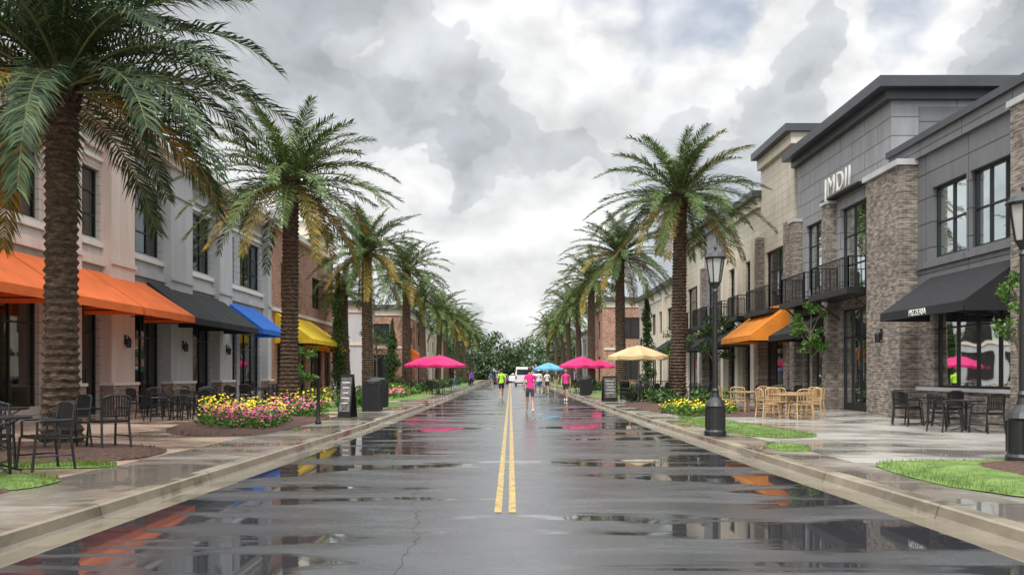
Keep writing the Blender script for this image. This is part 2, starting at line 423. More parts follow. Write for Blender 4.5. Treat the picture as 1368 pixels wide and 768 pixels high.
def bed(poly,name,mt,h=.10,z0=.134,rough=.03,smooth=True):
    if smooth: poly=smooth_poly(poly)
    cx=sum(p[0] for p in poly)/len(poly); cy=sum(p[1] for p in poly)/len(poly)
    mb=MB(); n=len(poly); rings=[1,.96,.88,.75,.6,.45,.3,.15]
    for k,r in enumerate(rings):
        for p in poly:
            x=cx+(p[0]-cx)*r; y=cy+(p[1]-cy)*r
            z=z0+(0 if k==0 else h*(1-(r)**3)+rough*(noise.noise(Vector((x*2.3,y*2.3,0)))+.3))
            mb.v.append((x,y,max(z,z0)))
    mb.v.append((cx,cy,z0+h))
    for k in range(len(rings)-1):
        for i in range(n):
            j=(i+1)%n
            mb.f.append((k*n+i,k*n+j,(k+1)*n+j,(k+1)*n+i)); mb.m.append(0)
    k=len(rings)-1
    for i in range(n): mb.f.append((k*n+i,k*n+(i+1)%n,len(mb.v)-1)); mb.m.append(0)
    return mb.obj(name,[mt],smooth=True)
def blades(poly,n,name,h=.07,z=.15):
    poly=smooth_poly(poly); xs=[p[0] for p in poly]; ys=[p[1] for p in poly]; mb=MB(); c=0
    while c<n:
        x=R.uniform(min(xs),max(xs)); y=R.uniform(min(ys),max(ys))
        if not poly_in((x,y),poly): continue
        c+=1; a=R.uniform(0,6.28); dx=math.cos(a)*.006; dy=math.sin(a)*.006; hh=h*R.uniform(.5,1.2)
        lx=R.uniform(-.03,.03); ly=R.uniform(-.03,.03)
        mb.tri((x-dx,y-dy,z-.02),(x+dx,y+dy,z-.02),(x+lx,y+ly,z+hh))
    return mb.obj(name,[BLADE])
def foliage(mb,c,r,n,size,m=0,shell=.35,asp=.55):
    for _ in range(n):
        v=Vector((R.gauss(0,1),R.gauss(0,1),R.gauss(0,1))).normalized()*(R.random()**shell)
        p=Vector((c[0]+v.x*r[0],c[1]+v.y*r[1],c[2]+v.z*r[2]))
        a=Vector((R.gauss(0,1),R.gauss(0,1),R.gauss(0,1)+.3)).normalized()
        u=a.cross(Vector((R.gauss(0,1),R.gauss(0,1),R.gauss(0,1)))).normalized()
        w_=a.cross(u); s=size*R.uniform(.6,1.3)
        mb.add([p-u*s,p-w_*s*asp,p+u*s,p+w_*s*asp],[(0,1,2,3)],m)
def chips(poly,n):
    poly=smooth_poly(poly); xs=[p[0] for p in poly]; ys=[p[1] for p in poly]; mb=MB(); c=0
    cx=sum(xs)/len(xs); cy=sum(ys)/len(ys)
    while c<n:
        x=R.uniform(min(xs),max(xs)); y=R.uniform(min(ys),max(ys))
        if not poly_in((x,y),poly): continue
        c+=1; q=1-min(1,math.hypot((x-cx)/(max(xs)-cx),(y-cy)/(max(ys)-cy)))
        foliage(mb,(x,y,.15+.09*min(1,q*1.6)),(.02,.02,.015),1,.028,0,asp=.35)
    return mb.obj('mulch_chips',[MULCH])
def flower_bed(poly,name,n,petals,h=.35,z=.2,ls=.06,fs=.035,fl=5,split=None):
    poly=smooth_poly(poly); xs=[p[0] for p in poly]; ys=[p[1] for p in poly]; mb=MB(); c=0
    cx=sum(xs)/len(xs); cy=sum(ys)/len(ys)
    while c<n:
        x=R.uniform(min(xs),max(xs)); y=R.uniform(min(ys),max(ys))
        if not poly_in((x,y),poly): continue
        c+=1; hh=h*R.uniform(.55,1.3)
        pi=1
        if split is not None: pi=2 if (x-cx)*split[0]+(y-cy)*split[1]+split[2]>R.uniform(-.6,.6) else 1
        if pi==2: hh*=1.35
        foliage(mb,(x,y,z+hh*.35),(.17,.17,hh*.55),16,ls,0)
        for _ in range(fl if R.random()<.8 else 1):
            px=x+R.uniform(-.16,.16); py=y+R.uniform(-.16,.16); pz=z+hh*R.uniform(.6,1.08)
            tilt=Vector((R.uniform(-.6,.6),R.uniform(-.9,.1),1)).normalized()
            u=tilt.cross(Vector((1,0.2,0))).normalized(); w_=tilt.cross(u); s=fs*R.uniform(.6,1.3)
            P=Vector((px,py,pz)); vs=[P+(u*math.cos(k*1.0472)+w_*math.sin(k*1.0472))*s*(1 if k%2 else .75) for k in range(6)]
            mb.add(vs+[P+tilt*s*-.3],[(0,1,6),(1,2,6),(2,3,6),(3,4,6),(4,5,6),(5,0,6)],pi)
    return mb.obj(name,[LEAF_B]+petals)
g=[(-11.5,13.4),(-8.5,12.9),(-6.5,13.1),(-5.9,14.2),(-6.2,15.9),(-8.0,16.7),(-11,16.8)]
bed(g,'mulch_bed',MULCH,.12); chips(g,2600)
g=[(-8.8,12.45),(-6.2,12.4),(-5.85,12.7),(-5.95,13.1),(-6.6,13.05),(-8.8,12.85)]
bed(g,'grass_strip',GRASS,.03); blades(g,2200,'grass_blades')
g=[(-9.5,8.2),(-5.85,8.6),(-5.8,10.2),(-6.3,11.2),(-9.5,11.4)]
bed(g,'mulch_bed',MULCH,.06); chips(g,900)
g=[(-7.6,10.8),(-5.9,9.9),(-5.65,10.5),(-5.8,11.3),(-7.6,11.7)]
bed(g,'grass_strip',GRASS,.05,.14); blades(g,2500,'grass_blades')
fb=[(-8.0,19.4),(-5.9,18.8),(-5.5,19.8),(-5.5,27.5),(-6.8,29.5),(-9.2,29.5),(-9.2,24)]
bed(fb,'mulch_bed',MULCH,.12); chips(fb,1500)
flower_bed([(-7.7,20.7),(-5.8,19.8),(-5.8,23.0),(-6.8,25.2),(-8.8,25.2)],'flower_bed',200,[PET_P,PET_Y],.42,fl=7,split=(-.7,.8,.25))
flower_bed([(-7.4,25.6),(-5.9,25.0),(-5.8,29),(-7.4,29.4)],'flower_bed',90,[PET_P,PET_Y],.5,split=(.6,.6,-.3))
for (y0,y1) in ((31.5,41),(44,58),(61,78),(82,104),(108,140)):
    p=[(-9.0,y0),(-5.0,y0),(-4.6,(y0+y1)/2),(-5.0,y1),(-9.0,y1)]
    bed(p,'grass_strip',GRASS,.08)
    mb=MB()
    for _ in range(int((y1-y0)*1.7)):
        x=R.uniform(-8.6,-5.8); y=R.uniform(y0+.8,y1-.8); s=R.uniform(.35,.7)
        foliage(mb,(x,y,.2+s*.5),(s*.8,s*.8,s*.65),80,.10)
    mb.obj('shrub_bed',[LEAF_B if y0<50 else LEAF])
flower_bed([(-8,45),(-5.6,45),(-5.6,49),(-8,49)],'flower_bed',50,[PET_P,PET_Y],.5,fs=.06,split=(.3,.3,-.3))
g=[(5.35,8.9),(5.25,13.0),(6.3,13.6),(10.5,13.4),(10.5,8.3)]
bed(g,'grass_strip',GRASS,.05,.136); blades(g,9000,'grass_blades',.06)
g=[(6.5,10.3),(6.5,12.3),(7.2,13.1),(11,13.2),(11,10.0)]
bed(g,'mulch_bed',MULCH,.10,.17); 
g=[(5.0,18.2),(6.9,18.6),(6.7,20.5),(6.0,26.5),(5.0,27.5)]
bed(g,'grass_strip',GRASS,.04); blades(g,7000,'grass_blades',.06)
g2=[(4.72,15.2),(5.35,15.0),(5.6,16.6),(4.9,17.0)]
bed(g2,'grass_strip',GRASS,.03); blades(g2,900,'grass_blades',.05)
bed([(5.0,27.2),(9.4,27.8),(10.0,35),(9,43),(5.0,43)],'mulch_bed',MULCH,.1)
flower_bed([(5.3,27.6),(7.6,27.9),(7.6,31.5),(5.3,31.5)],'flower_bed',130,[PET_Y,PET_Y],.34,fl=3)
mb=MB()
for _ in range(26):
    x=R.uniform(5.8,9.2); y=R.uniform(33,42.4); s=R.uniform(.35,.65); foliage(mb,(x,y,.2+s*.5),(s*.8,s*.8,s*.65),90,.10)
mb.obj('shrub_bed',[LEAF])
for (y0,y1) in ((47,60),(64,80),(84,108),(112,140)):
    bed([(9.0,y0),(5.0,y0),(4.7,(y0+y1)/2),(5.0,y1),(9.0,y1)],'grass_strip',GRASS,.08)
    mb=MB()
    for _ in range(int((y1-y0)*1.7)):
        x=R.uniform(5.8,8.6); y=R.uniform(y0+.8,y1-.8); s=R.uniform(.35,.75)
        foliage(mb,(x,y,.2+s*.5),(s*.8,s*.8,s*.65),80,.10)
    mb.obj('shrub_bed',[LEAF_B if y0<50 else LEAF])

# ------------------------------------------------------------------ buildings
def facade(mb,X,y0,y1,z0,z1,ops,sg,depth=.22,m=0):
    ys=sorted(set([y0,y1]+[q for o in ops for q in o[:2] if y0<q<y1])); zs=sorted(set([z0,z1]+[q for o in ops for q in o[2:4] if z0<q<z1]))
    for a,b_ in zip(ys,ys[1:]):
        for c,d_ in zip(zs,zs[1:]):
            my=(a+b_)/2; mz=(c+d_)/2
            if any(o[0]<my<o[1] and o[2]<mz<o[3] for o in ops): continue
            mb.quad((X,a,c),(X,b_,c),(X,b_,d_),(X,a,d_),m)
    Xi=X-sg*depth
    for o in ops:
        a,b_,c,d_=o[:4]
        c=max(c,z0); d_=min(d_,z1)
        if d_<=c: continue
        mb.quad((X,a,c),(Xi,a,c),(Xi,a,d_),(X,a,d_),m); mb.quad((X,b_,c),(X,b_,d_),(Xi,b_,d_),(Xi,b_,c),m)
        if o[2]>=z0: mb.quad((X,a,c),(X,b_,c),(Xi,b_,c),(Xi,a,c),m)
        if o[3]<=z1: mb.quad((X,a,d_),(Xi,a,d_),(Xi,b_,d_),(X,b_,d_),m)
def windows(fr,gl,X,ops,sg,depth=.18):
    for o in ops:
        a,b_,c,d_,ny,nz=o[:6]
        Xi=X-sg*depth; gl.quad((Xi,a,c),(Xi,b_,c),(Xi,b_,d_),(Xi,a,d_))
        f=.07
        xo=Xi+sg*.05; xi=Xi-sg*.03
        fr.box(xo,xi,a,a+f,c,d_); fr.box(xo,xi,b_-f,b_,c,d_)
        fr.box(xo,xi,a+f,b_-f,c,c+f); fr.box(xo,xi,a+f,b_-f,d_-f,d_)
        for k in range(1,ny):
            y=a+(b_-a)*k/ny; fr.box(xo-sg*.004,xi,y-.03,y+.03,c+f,d_-f)
        zz=[c+(d_-c)*k/nz for k in range(1,nz)] if nz!=-1 else [c+(d_-c)*.72]
        for z in zz: fr.box(xo-sg*.008,xi,a+f,b_-f,z-.025,z+.025)
        if len(o)>6 and o[6]=='door':
            my=(a+b_)/2
            for s_ in (-.09,.09): fr.box(Xi+sg*.10,Xi+sg*.07,my+s_-.015,my+s_+.015,c+.8,c+1.5)
            fr.box(xo+sg*.003,xi,a+f,b_-f,c+f,c+.28)
def shell(mb,X,y0,y1,z1,sg,D,m=0,roofm=1,par=.4):
    Xb=X-sg*D
    mb.quad((X,y0,G-.1),(Xb,y0,G-.1),(Xb,y0,z1),(X,y0,z1),m); mb.quad((X,y1,G-.1),(X,y1,z1),(Xb,y1,z1),(Xb,y1,G-.1),m)
    mb.quad((Xb,y0,G-.1),(Xb,y1,G-.1),(Xb,y1,z1),(Xb,y0,z1),m)
    mb.quad((X,y0,z1-par),(X,y1,z1-par),(Xb,y1,z1-par),(Xb,y0,z1-par),roofm)
def interior(par,X,y0,y1,sg,H,floors=(.14,4.6),D=5.5):
    mb=MB(); Xb=X-sg*D
    a=X-sg*.35
    for z in floors:
        zt=min(z+3.9,H-.45)
        mb.quad((a,y0+.1,z+.02),(a,y1-.1,z+.02),(Xb,y1-.1,z+.02),(Xb,y0+.1,z+.02),1)
        mb.quad((a,y0+.1,zt),(Xb,y0+.1,zt),(Xb,y1-.1,zt),(a,y1-.1,zt),2)
        mb.quad((Xb,y0+.1,z),(Xb,y1-.1,z),(Xb,y1-.1,zt),(Xb,y0+.1,zt),0)
        y=y0+1
        while y<y1-1.5:
            dx=R.uniform(.4,3.0); hh=R.uniform(.5,2.2); ww=R.uniform(.3,1.2)
            xx=X-sg*(.5+dx)
            mb.box(xx,xx-sg*.4,y,y+ww,z+.02,z+hh,3+R.randrange(5)); y+=R.uniform(.6,1.6)
        if z>3:
            y=y0+1
            while y<y1-1:
                if R.random()<.4: mb.box(X-sg*.30,X-sg*.32,y,y+.9,zt-R.uniform(.6,1.6),zt-.01,2)
                y+=1
        y=y0+4
        while y<y1-3: 
            mb.box(a-sg*.2,Xb,y,y+.15,z+.03,zt-.01,0); y+=R.uniform(4,6)
    mb.obj('interior',[INTW,INTF,BLIND]+PROP,par)
def put_text(s,loc,size,sg,mt,parent,ext=.01,name='lettering',space=1.0):
    c=bpy.data.curves.new(name,'FONT'); c.body=s; c.size=size; c.extrude=ext; c.align_x='CENTER'; c.space_character=space
    o=bpy.data.objects.new(name,c); COL.objects.link(o); o.parent=parent; o.location=loc
    o.rotation_euler=(math.radians(90),0,math.radians(90) if sg>0 else math.radians(-90)); c.materials.append(mt)
    return o
def awning(name,X,sg,y0,y1,zt,zb,proj,fab,nrib=3,text=None):
    e=empty(name,(0,0,0)); mb=MB(); xo=X+sg*proj; xi=X+sg*.02
    N=max(2,nrib*2); 
    for k in range(N):
        a=y0+(y1-y0)*k/N; b_=y0+(y1-y0)*(k+1)/N
        sa=.05*(k%2); sb=.05*((k+1)%2)
        xm=(xi+xo)/2; zm=(zt+zb)/2
        mb.quad((xi,a,zt),(xi,b_,zt),(xm,b_,zm-sb),(xm,a,zm-sa)); mb.quad((xm,a,zm-sa),(xm,b_,zm-sb),(xo,b_,zb),(xo,a,zb))
        mb.quad((xo,a,zb),(xo,b_,zb),(xo+sg*.015,b_,zb-.24),(xo+sg*.015,a,zb-.24))
    for y in (y0,y1):
        mb.add([(xi,y,zt),((xi+xo)/2,y,(zt+zb)/2),(xo,y,zb),(xo,y,zb-.24),(xi,y,zb-.24)],[(0,1,2,3,4)])
    mb.obj('canopy',[FAB[fab]],e)
    mb=MB()
    mb.tube([(xo-sg*.03,y0+.02,zb-.02),(xo-sg*.03,y1-.02,zb-.02)],.02,6)
    for k in range(nrib+1):
        y=y0+.03+(y1-y0-.06)*k/nrib
        mb.tube([(xi,y,zt-.05),(xo-sg*.02,y,zb-.05)],.018,5); mb.tube([(xi,y,zb-.1),(xo-sg*.03,y,zb-.1)],.018,5)
    mb.obj('frame',[BLACK],e)
    if text:
        put_text(text,(xo+sg*.02,(y0+y1)/2,zb-.20),.24,sg,TRIMW,e)
    return e
def sconce(par,X,sg,y,z):
    mb=MB(); x=X+sg*.14
    mb.box(X,X+sg*.04,y-.05,y+.05,z-.1,z+.25); mb.box(X,x,y-.015,y+.015,z+.2,z+.23)
    mb.lathe(x,y,[(.06,z-.2),(.085,z-.18),(.10,z+.08),(.03,z+.16),(.01,z+.2)],8)
    mb.obj('sconce',[BLACK],par)
def railing(par,X,sg,y0,y1,z,proj=1.0,rail=1.05):
    mb=MB(); xo=X+sg*proj
    mb.box(X+sg*.01,xo+sg*.08,y0-.08,y1+.08,z-.22,z,0)
    pts=[(X,y0),(xo,y0),(xo,y1),(X,y1)]
    for (ax,ay),(bx,by) in zip(pts,pts[1:]):
        for zz in (z+.1,z+rail): 
            mb.tube([(ax,ay,zz),(bx,by,zz)],.025 if zz>z+.5 else .015,6)
        L=math.hypot(bx-ax,by-ay); n=max(1,int(L/.13))
        for k in range(n+1):
            q=k/n; r=.022 if k in(0,n) else .010
            x=ax+(bx-ax)*q; y=ay+(by-ay)*q; mb.box(x-r,x+r,y-r,y+r,z,z+rail)
    for y in (y0+.2,y1-.2): mb.tube([(X,y,z-.9),(xo-sg*.1,y,z-.2)],.035,6)
    mb.obj('balcony',[BLACK],par)

# ---- left near building
e=empty('grey_retail_building'); X=-13.8; sg=1; Y0,Y1,H=12.0,48.4,10.2
pil=[(13,14.6),(19.5,21.2),(25.4,27.0),(29.0,30.8),(34.1,36.4),(39.8,41.6),(47.7,48.4)]
up=[(14.8,19.3,6.0,8.3,5,3),(21.4,25.2,6.0,8.3,4,3),(27.1,28.9,6.0,8.3,2,3),(30.95,33.95,6.0,8.5,3,3),(36.6,39.6,6.0,8.5,3,3),(41.9,43.0,6.0,8.3,1,3),(43.9,47.4,6.0,8.4,3,3)]
lo=[(14.8,19.3,.55,3.9,4,-1),(21.4,25.2,.55,3.9,3,-1),(27.2,28.9,.14,3.9,2,-1,'door'),(30.95,33.95,.14,3.9,4,-1,'door'),(36.6,39.6,.55,3.9,3,-1),(41.9,43.4,.14,3.6,2,-1,'door'),(43.9,47.4,.55,3.6,3,-1)]
mb=MB()
facade(mb,X,Y0,30.85,4.3,H,up[:3],sg,m=2); facade(mb,X,30.85,Y1,4.3,H,up[3:],sg,m=0)
facade(mb,X,Y0,30.85,.0,4.3,lo[:3],sg,m=2); facade(mb,X,30.85,Y1,.0,4.3,lo[3:],sg,m=0)
shell(mb,X,Y0,Y1,H,sg,16,0)
mb.obj('walls',[SID_L,ROOF,SID_W],e)
fr=MB();gl=MB(); windows(fr,gl,X,up+lo,sg); fr.obj('window_frames',[FRAME],e); gl.obj('window_glass',[GLASS],e)
mb=MB()
for i,(a,b_) in enumerate(pil):
    m_=0 if i<4 else 1
    mb.box(X+.003,X+.36,a,b_,1.15,H-.5,m_); mb.box(X+.003,X+.46,a-.08,b_+.08,G-.05,1.1,2); mb.box(X+.003,X+.50,a-.12,b_+.12,1.1,1.2,3)
    for z in (4.35,5.2,8.6): mb.box(X+.363,X+.42,a-.05,b_+.05,z,z+.14,m_)
mb.box(X-.3,X+.5,Y0-.1,Y1+.1,H-.5,H-.2,0); mb.box(X-.3,X+.72,Y0-.2,Y1+.2,H-.2,H+.05,3)
segs=[(Y0,13.0)]+[(p[1]+.003,q[0]-.003) for p,q in zip(pil,pil[1:])]
for a,b_ in segs:
    mb.box(X+.003,X+.16,a,b_,5.1,5.4,0 if a<30 else 1); mb.box(X+.003,X+.10,a,b_,5.72,5.9,3); mb.box(X+.003,X+.09,a,b_,8.6,8.72,3)
    mb.box(X+.003,X+.12,a,b_,8.95,9.1,1 if a>30 else 0)
mb.obj('pilasters',[STUC,STUG,BRICK_T,TRIMW],e)
interior(e,X,Y0,Y1,sg,H)
for y in (20.3,30.0,35.3,40.7): sconce(e,X+.36,sg,y,2.6)
awning('orange_awning',X+.2,1,14.2,22.9,4.85,3.62,1.9,'orange',5,'Rune')
awning('orange_awning',X+.2,1,23.0,27.4,4.85,3.62,1.9,'orange',3)
awning('orange_awning',X+.2,1,27.5,31.9,4.85,3.62,1.9,'orange',3)
for k in range(3): awning('black_awning',X+.2,1,32.15+k*2.75,32.15+k*2.75+2.7,4.95,3.6,1.8,'black',2)
awning('blue_awning',X+.2,1,41.2,45.6,4.95,3.65,1.75,'blue',3)
# ---- left brick building
e=empty('brick_retail_building'); X=-13.6; Y0,Y1,H=48.8,66,9.9
up=[(51,53.5,6.0,8.1,2,2),(59,61.5,6.0,8.1,2,2)]; lo=[(50.2,53.8,.5,3.7,3,-1),(55,57,.14,3.5,2,-1,'door'),(58.5,62,.5,3.7,3,-1),(63,65,.5,3.7,2,-1)]
mb=MB(); facade(mb,X,Y0,Y1,0,H,up+lo,sg); shell(mb,X,Y0,Y1,H,sg,15,0)
mb.obj('walls',[BRICK_R,ROOF],e)
fr=MB();gl=MB(); windows(fr,gl,X,up+lo,sg); fr.obj('window_frames',[FRAME],e); gl.obj('window_glass',[GLASSF],e)
mb=MB(); mb.box(X-1,X+.35,Y0+.01,Y1+.2,H,H+.35,0); mb.box(X+.003,X+.15,Y0+.05,Y1,5.1,5.3,0)
mb.box(X-4,X+.5,56.0,62.5,H+.353,H+1.5,1); mb.box(X-4.3,X+.8,55.7,62.8,H+1.5,H+1.8,0)
mb.obj('cornice',[TRIMW,STUC_C],e)
awning('yellow_awning',X,1,49.6,58.4,5.05,3.5,2.2,'yellow',5)
awning('yellow_awning',X,1,59.2,63.4,4.6,3.3,1.8,'brightorange',3)

def far_building(name,X,sg,Y0,Y1,H,wall,corn=TRIMW,D=14,aw=None,dark=True):
    e=empty(name); ops=[];y=Y0+1.2
    while y+2.6<Y1:
        ops.append((y,y+2.4,.5,3.4,2,-1)); 
        if H>7: ops.append((y+.2,y+2.2,H*.58,H*.8,2,2))
        y+=3.8
    mb=MB(); facade(mb,X,Y0,Y1,0,H,ops,sg); 
    shell(mb,X,Y0,Y1,H,sg,D,0)
    mb.obj('walls',[wall,ROOF],e)
    fr=MB();gl=MB(); windows(fr,gl,X,ops,sg)
    for k in range(3):
        xa=X-sg*(1.6+k*3.8); xb=xa-sg*2.2
        x0,x1=min(xa,xb),max(xa,xb)
        for (c,d_) in ((1.0,3.3),)+(((H*.58,H*.8),) if H>7 else ()):
            gl.quad((x0,Y0-.02,c),(x1,Y0-.02,c),(x1,Y0-.02,d_),(x0,Y0-.02,d_))
            for xx in (x0-.04,(x0+x1)/2,x1+.04): fr.box(xx-.04,xx+.04,Y0-.09,Y0-.005,c-.08,d_+.08)
            fr.box(x0,x1,Y0-.08,Y0-.005,c-.08,c); fr.box(x0,x1,Y0-.08,Y0-.005,d_,d_+.08)
    fr.obj('window_frames',[FRAME],e); gl.obj('window_glass',[GLASSF],e)
    mb=MB(); Xb=X-sg*D
    mb.box(X+sg*.5,Xb,Y0-.5,Y1+.3,H,H+.35,0); mb.box(X+sg*.12,Xb,Y0-.12,Y1+.1,H-.7,H-.003,1)
    mb.box(X+sg*.1,X-sg*D,Y0-.1,Y0-.003,4.0,4.25,1)
    k=Y0
    while k<Y1: mb.box(X+sg*.003,X+sg*.25,k,k+.7,0,H-.71,2); k+=7.6
    mb.obj('cornice',[TRIMD if dark else corn,corn,wall],e)
    if aw: awning(aw+'_awning',X+sg*.25,sg,Y0+1,Y0+5.5,4.1,3.1,1.5,aw,3)
    return e
far_building('grey_shop_building',-13.2,1,76,83,7.6,STUG,STUC_C)
far_building('brick_shop_building',-10.6,1,86,104,8.0,BRICK_R,STUC_C,aw='orange')
far_building('cream_shop_building',-12,1,112,150,8,STUC_C,TRIMW)
far_building('cream_shop_building',12.6,-1,62,84,8.4,STUC_C,TRIMW,aw='black')
far_building('brick_shop_building',10.0,-1,91,112,9.2,BRICK_R,STUC_C)
far_building('grey_shop_building',11.5,-1,118,152,7.5,STUG,TRIMW,aw='black')

# ---- right near dark building (low volume)
e=empty('dark_grey_retail_building'); sg=-1; X=12.5; Y0,Y1,H=10.0,28.2,8.5
up=[(16.0,19.4,4.9,7.0,3,2),(21.2,23.4,4.9,7.0,3,2),(23.6,25.5,4.9,7.0,2,2)]
lo=[(16.0,19.4,1.1,3.5,3,-1),(21.2,25.4,1.1,3.5,4,-1)]
mb=MB(); facade(mb,X,Y0,Y1,4.2,H,up,sg,m=0); facade(mb,X,Y0,Y1,0,4.2,lo,sg,m=2); shell(mb,X,Y0,Y1,H,sg,16,0)
mb.obj('walls',[PAN_D,ROOF,BRICK_G],e)
fr=MB();gl=MB(); windows(fr,gl,X,up+lo,sg); fr.obj('window_frames',[FRAME],e); gl.obj('window_glass',[GLASS],e)
mb=MB(); mb.box(X-.12,X+16,Y0-.1,Y1-.01,H-.45,H,0); mb.box(X-.22,X+16,Y0-.2,Y1-.005,H,H+.2,1)
mb.box(X-.45,X-.003,19.75,20.75,G-.05,7.9,2); mb.box(X-.52,X-.003,19.68,20.82,7.9,8.05,3)
mb.box(X-.45,X-.003,14.3,15.6,G-.05,7.9,2)
for a,b_ in ((20.83,26.35),(15.61,19.67)):
    mb.box(X-.10,X-.003,a,b_,1.0,1.1,3); mb.box(X-.08,X-.003,a,b_,4.65,4.82,0)
mb.box(X-.55,X-.003,26.42,28.9,G-.05,7.9,2); mb.box(X-.66,X-.003,26.36,29.0,7.9,8.08,3)
mb.obj('trim',[PAN_D,TRIMD,BRICK_G,STUG],e); interior(e,X,Y0,Y1,sg,H)
awning('black_awning',X,-1,20.9,25.6,4.35,3.28,1.5,'black',4,'PIZZERIA')
# ---- right tall volume
e=empty('tall_dark_retail_building'); Y0,Y1,H=28.25,37.5,10.65
up=[(29.6,32.6,4.45,7.7,3,3),(34.6,36.4,5.0,7.7,2,3)]
lo=[(29.6,32.6,.14,3.9,4,-1,'door'),(34.4,36.6,.6,3.7,2,-1)]
mb=MB(); facade(mb,X,Y0,Y1,4.2,H,up,sg,m=0); facade(mb,X,Y0,Y1,0,4.2,lo,sg,m=2); shell(mb,X,Y0,Y1,H,sg,18,3)
mb.obj('walls',[PAN_M,ROOF,BRICK_G,PAN_M],e)
mb2=MB(); mb2.box(X+.9,X+14,Y0-.03,Y0-.003,8.75,H-.4); mb2.obj('end_panel',[PAN_D],e)
fr=MB();gl=MB(); windows(fr,gl,X,up+lo,sg); fr.obj('window_frames',[FRAME],e); gl.obj('window_glass',[GLASS],e)
mb=MB()
mb.box(X-.6,X+19,Y0-.55,Y1+.3,H+.1,H+.45,1); mb.box(X-.25,X+18.5,Y0-.2,Y1+.1,H-.2,H+.097,1)
for a in (33.0,36.9): mb.box(X-.35,X-.003,a,a+.6,G-.05,8.0,2); mb.box(X-.42,X-.003,a-.06,a+.66,8.0,8.12,3)
mb.obj('trim',[PAN_D,TRIMD,BRICK_G,STUG],e); interior(e,X,Y0,Y1,sg,H)
put_text('JMDII',(X-.40,31.9,8.25),1.0,-1,TRIMW,e,.02,'sign_letters',1.15)
mb=MB(); mb.box(X-.37,X-.003,30.1,33.7,8.15,8.22); mb.obj('sign_bracket',[BLACK],e)
railing(e,X,-1,29.3,32.9,4.45,1.0)
railing(e,X,-1,34.0,36.8,4.45,.9)
sconce(e,X-.55,-1,27.7,2.7); sconce(e,X-.35,-1,33.3,2.7)
awning('black_awning',X,-1,33.4,36.7,3.95,3.1,1.5,'black',3)
def right_mid(name,Y0,Y1,H,wall,low,corn=TRIMD,X=12.5,bc=BRICK_G):
    e=empty(name); n=max(1,round((Y1-Y0)/4.2)); ops=[]
    L=(Y1-Y0)/n
    for k in range(n):
        a=Y0+k*L+.8; b_=Y0+(k+1)*L-.8
        ops+= [(a,b_,4.5,7.4,2,3),(a,b_,.3,3.6,3,-1)]
    mb=MB(); facade(mb,X,Y0,Y1,4.2,H,[o for o in ops if o[2]>4],-1,m=0); facade(mb,X,Y0,Y1,0,4.2,[o for o in ops if o[2]<4],-1,m=2); shell(mb,X,Y0,Y1,H,-1,16,0)
    mb.obj('walls',[wall,ROOF,low],e)
    fr=MB();gl=MB(); windows(fr,gl,X,ops,-1); fr.obj('window_frames',[FRAME],e); gl.obj('window_glass',[GLASSF],e)
    mb=MB(); mb.box(X-.5,X+16,Y0-.35,Y1,H,H+.32,1); mb.box(X-.2,X+16,Y0-.15,Y1-.01,H-.5,H-.003,0)
    for k in range(n+1):
        a=Y0+k*L-.35 if 0<k<n else (Y0+.02 if k==0 else Y1-.6)
        mb.box(X-.3,X-.003,a,a+.6,G-.05,8.2,2)
    mb.obj('trim',[wall,corn,bc],e)
    for k in range(n): railing(e,X,-1,Y0+k*L+.7,Y0+(k+1)*L-.7,4.45,.9)
    return e
right_mid('cream_retail_building',37.9,43.0,12.1,SID_C,BRICK_G)
right_mid('light_grey_retail_building',43.2,50.0,10.3,SID_C,BRICK_G,bc=STUC_C)
right_mid('dark_grey_retail_building',50.2,55.4,10.8,PAN_M,BRICK_G)
right_mid('cream_retail_building',55.6,61.5,10.6,SID_C,STUC_C,bc=STUC_C)
awning('orange_awning',12.5,-1,37.7,42.9,4.7,3.2,2.0,'brightorange',4)
awning('black_awning',12.5,-1,44,49,4.2,3.1,1.6,'black',4)
awning('black_awning',12.5,-1,51,55,4.2,3.1,1.6,'black',3)

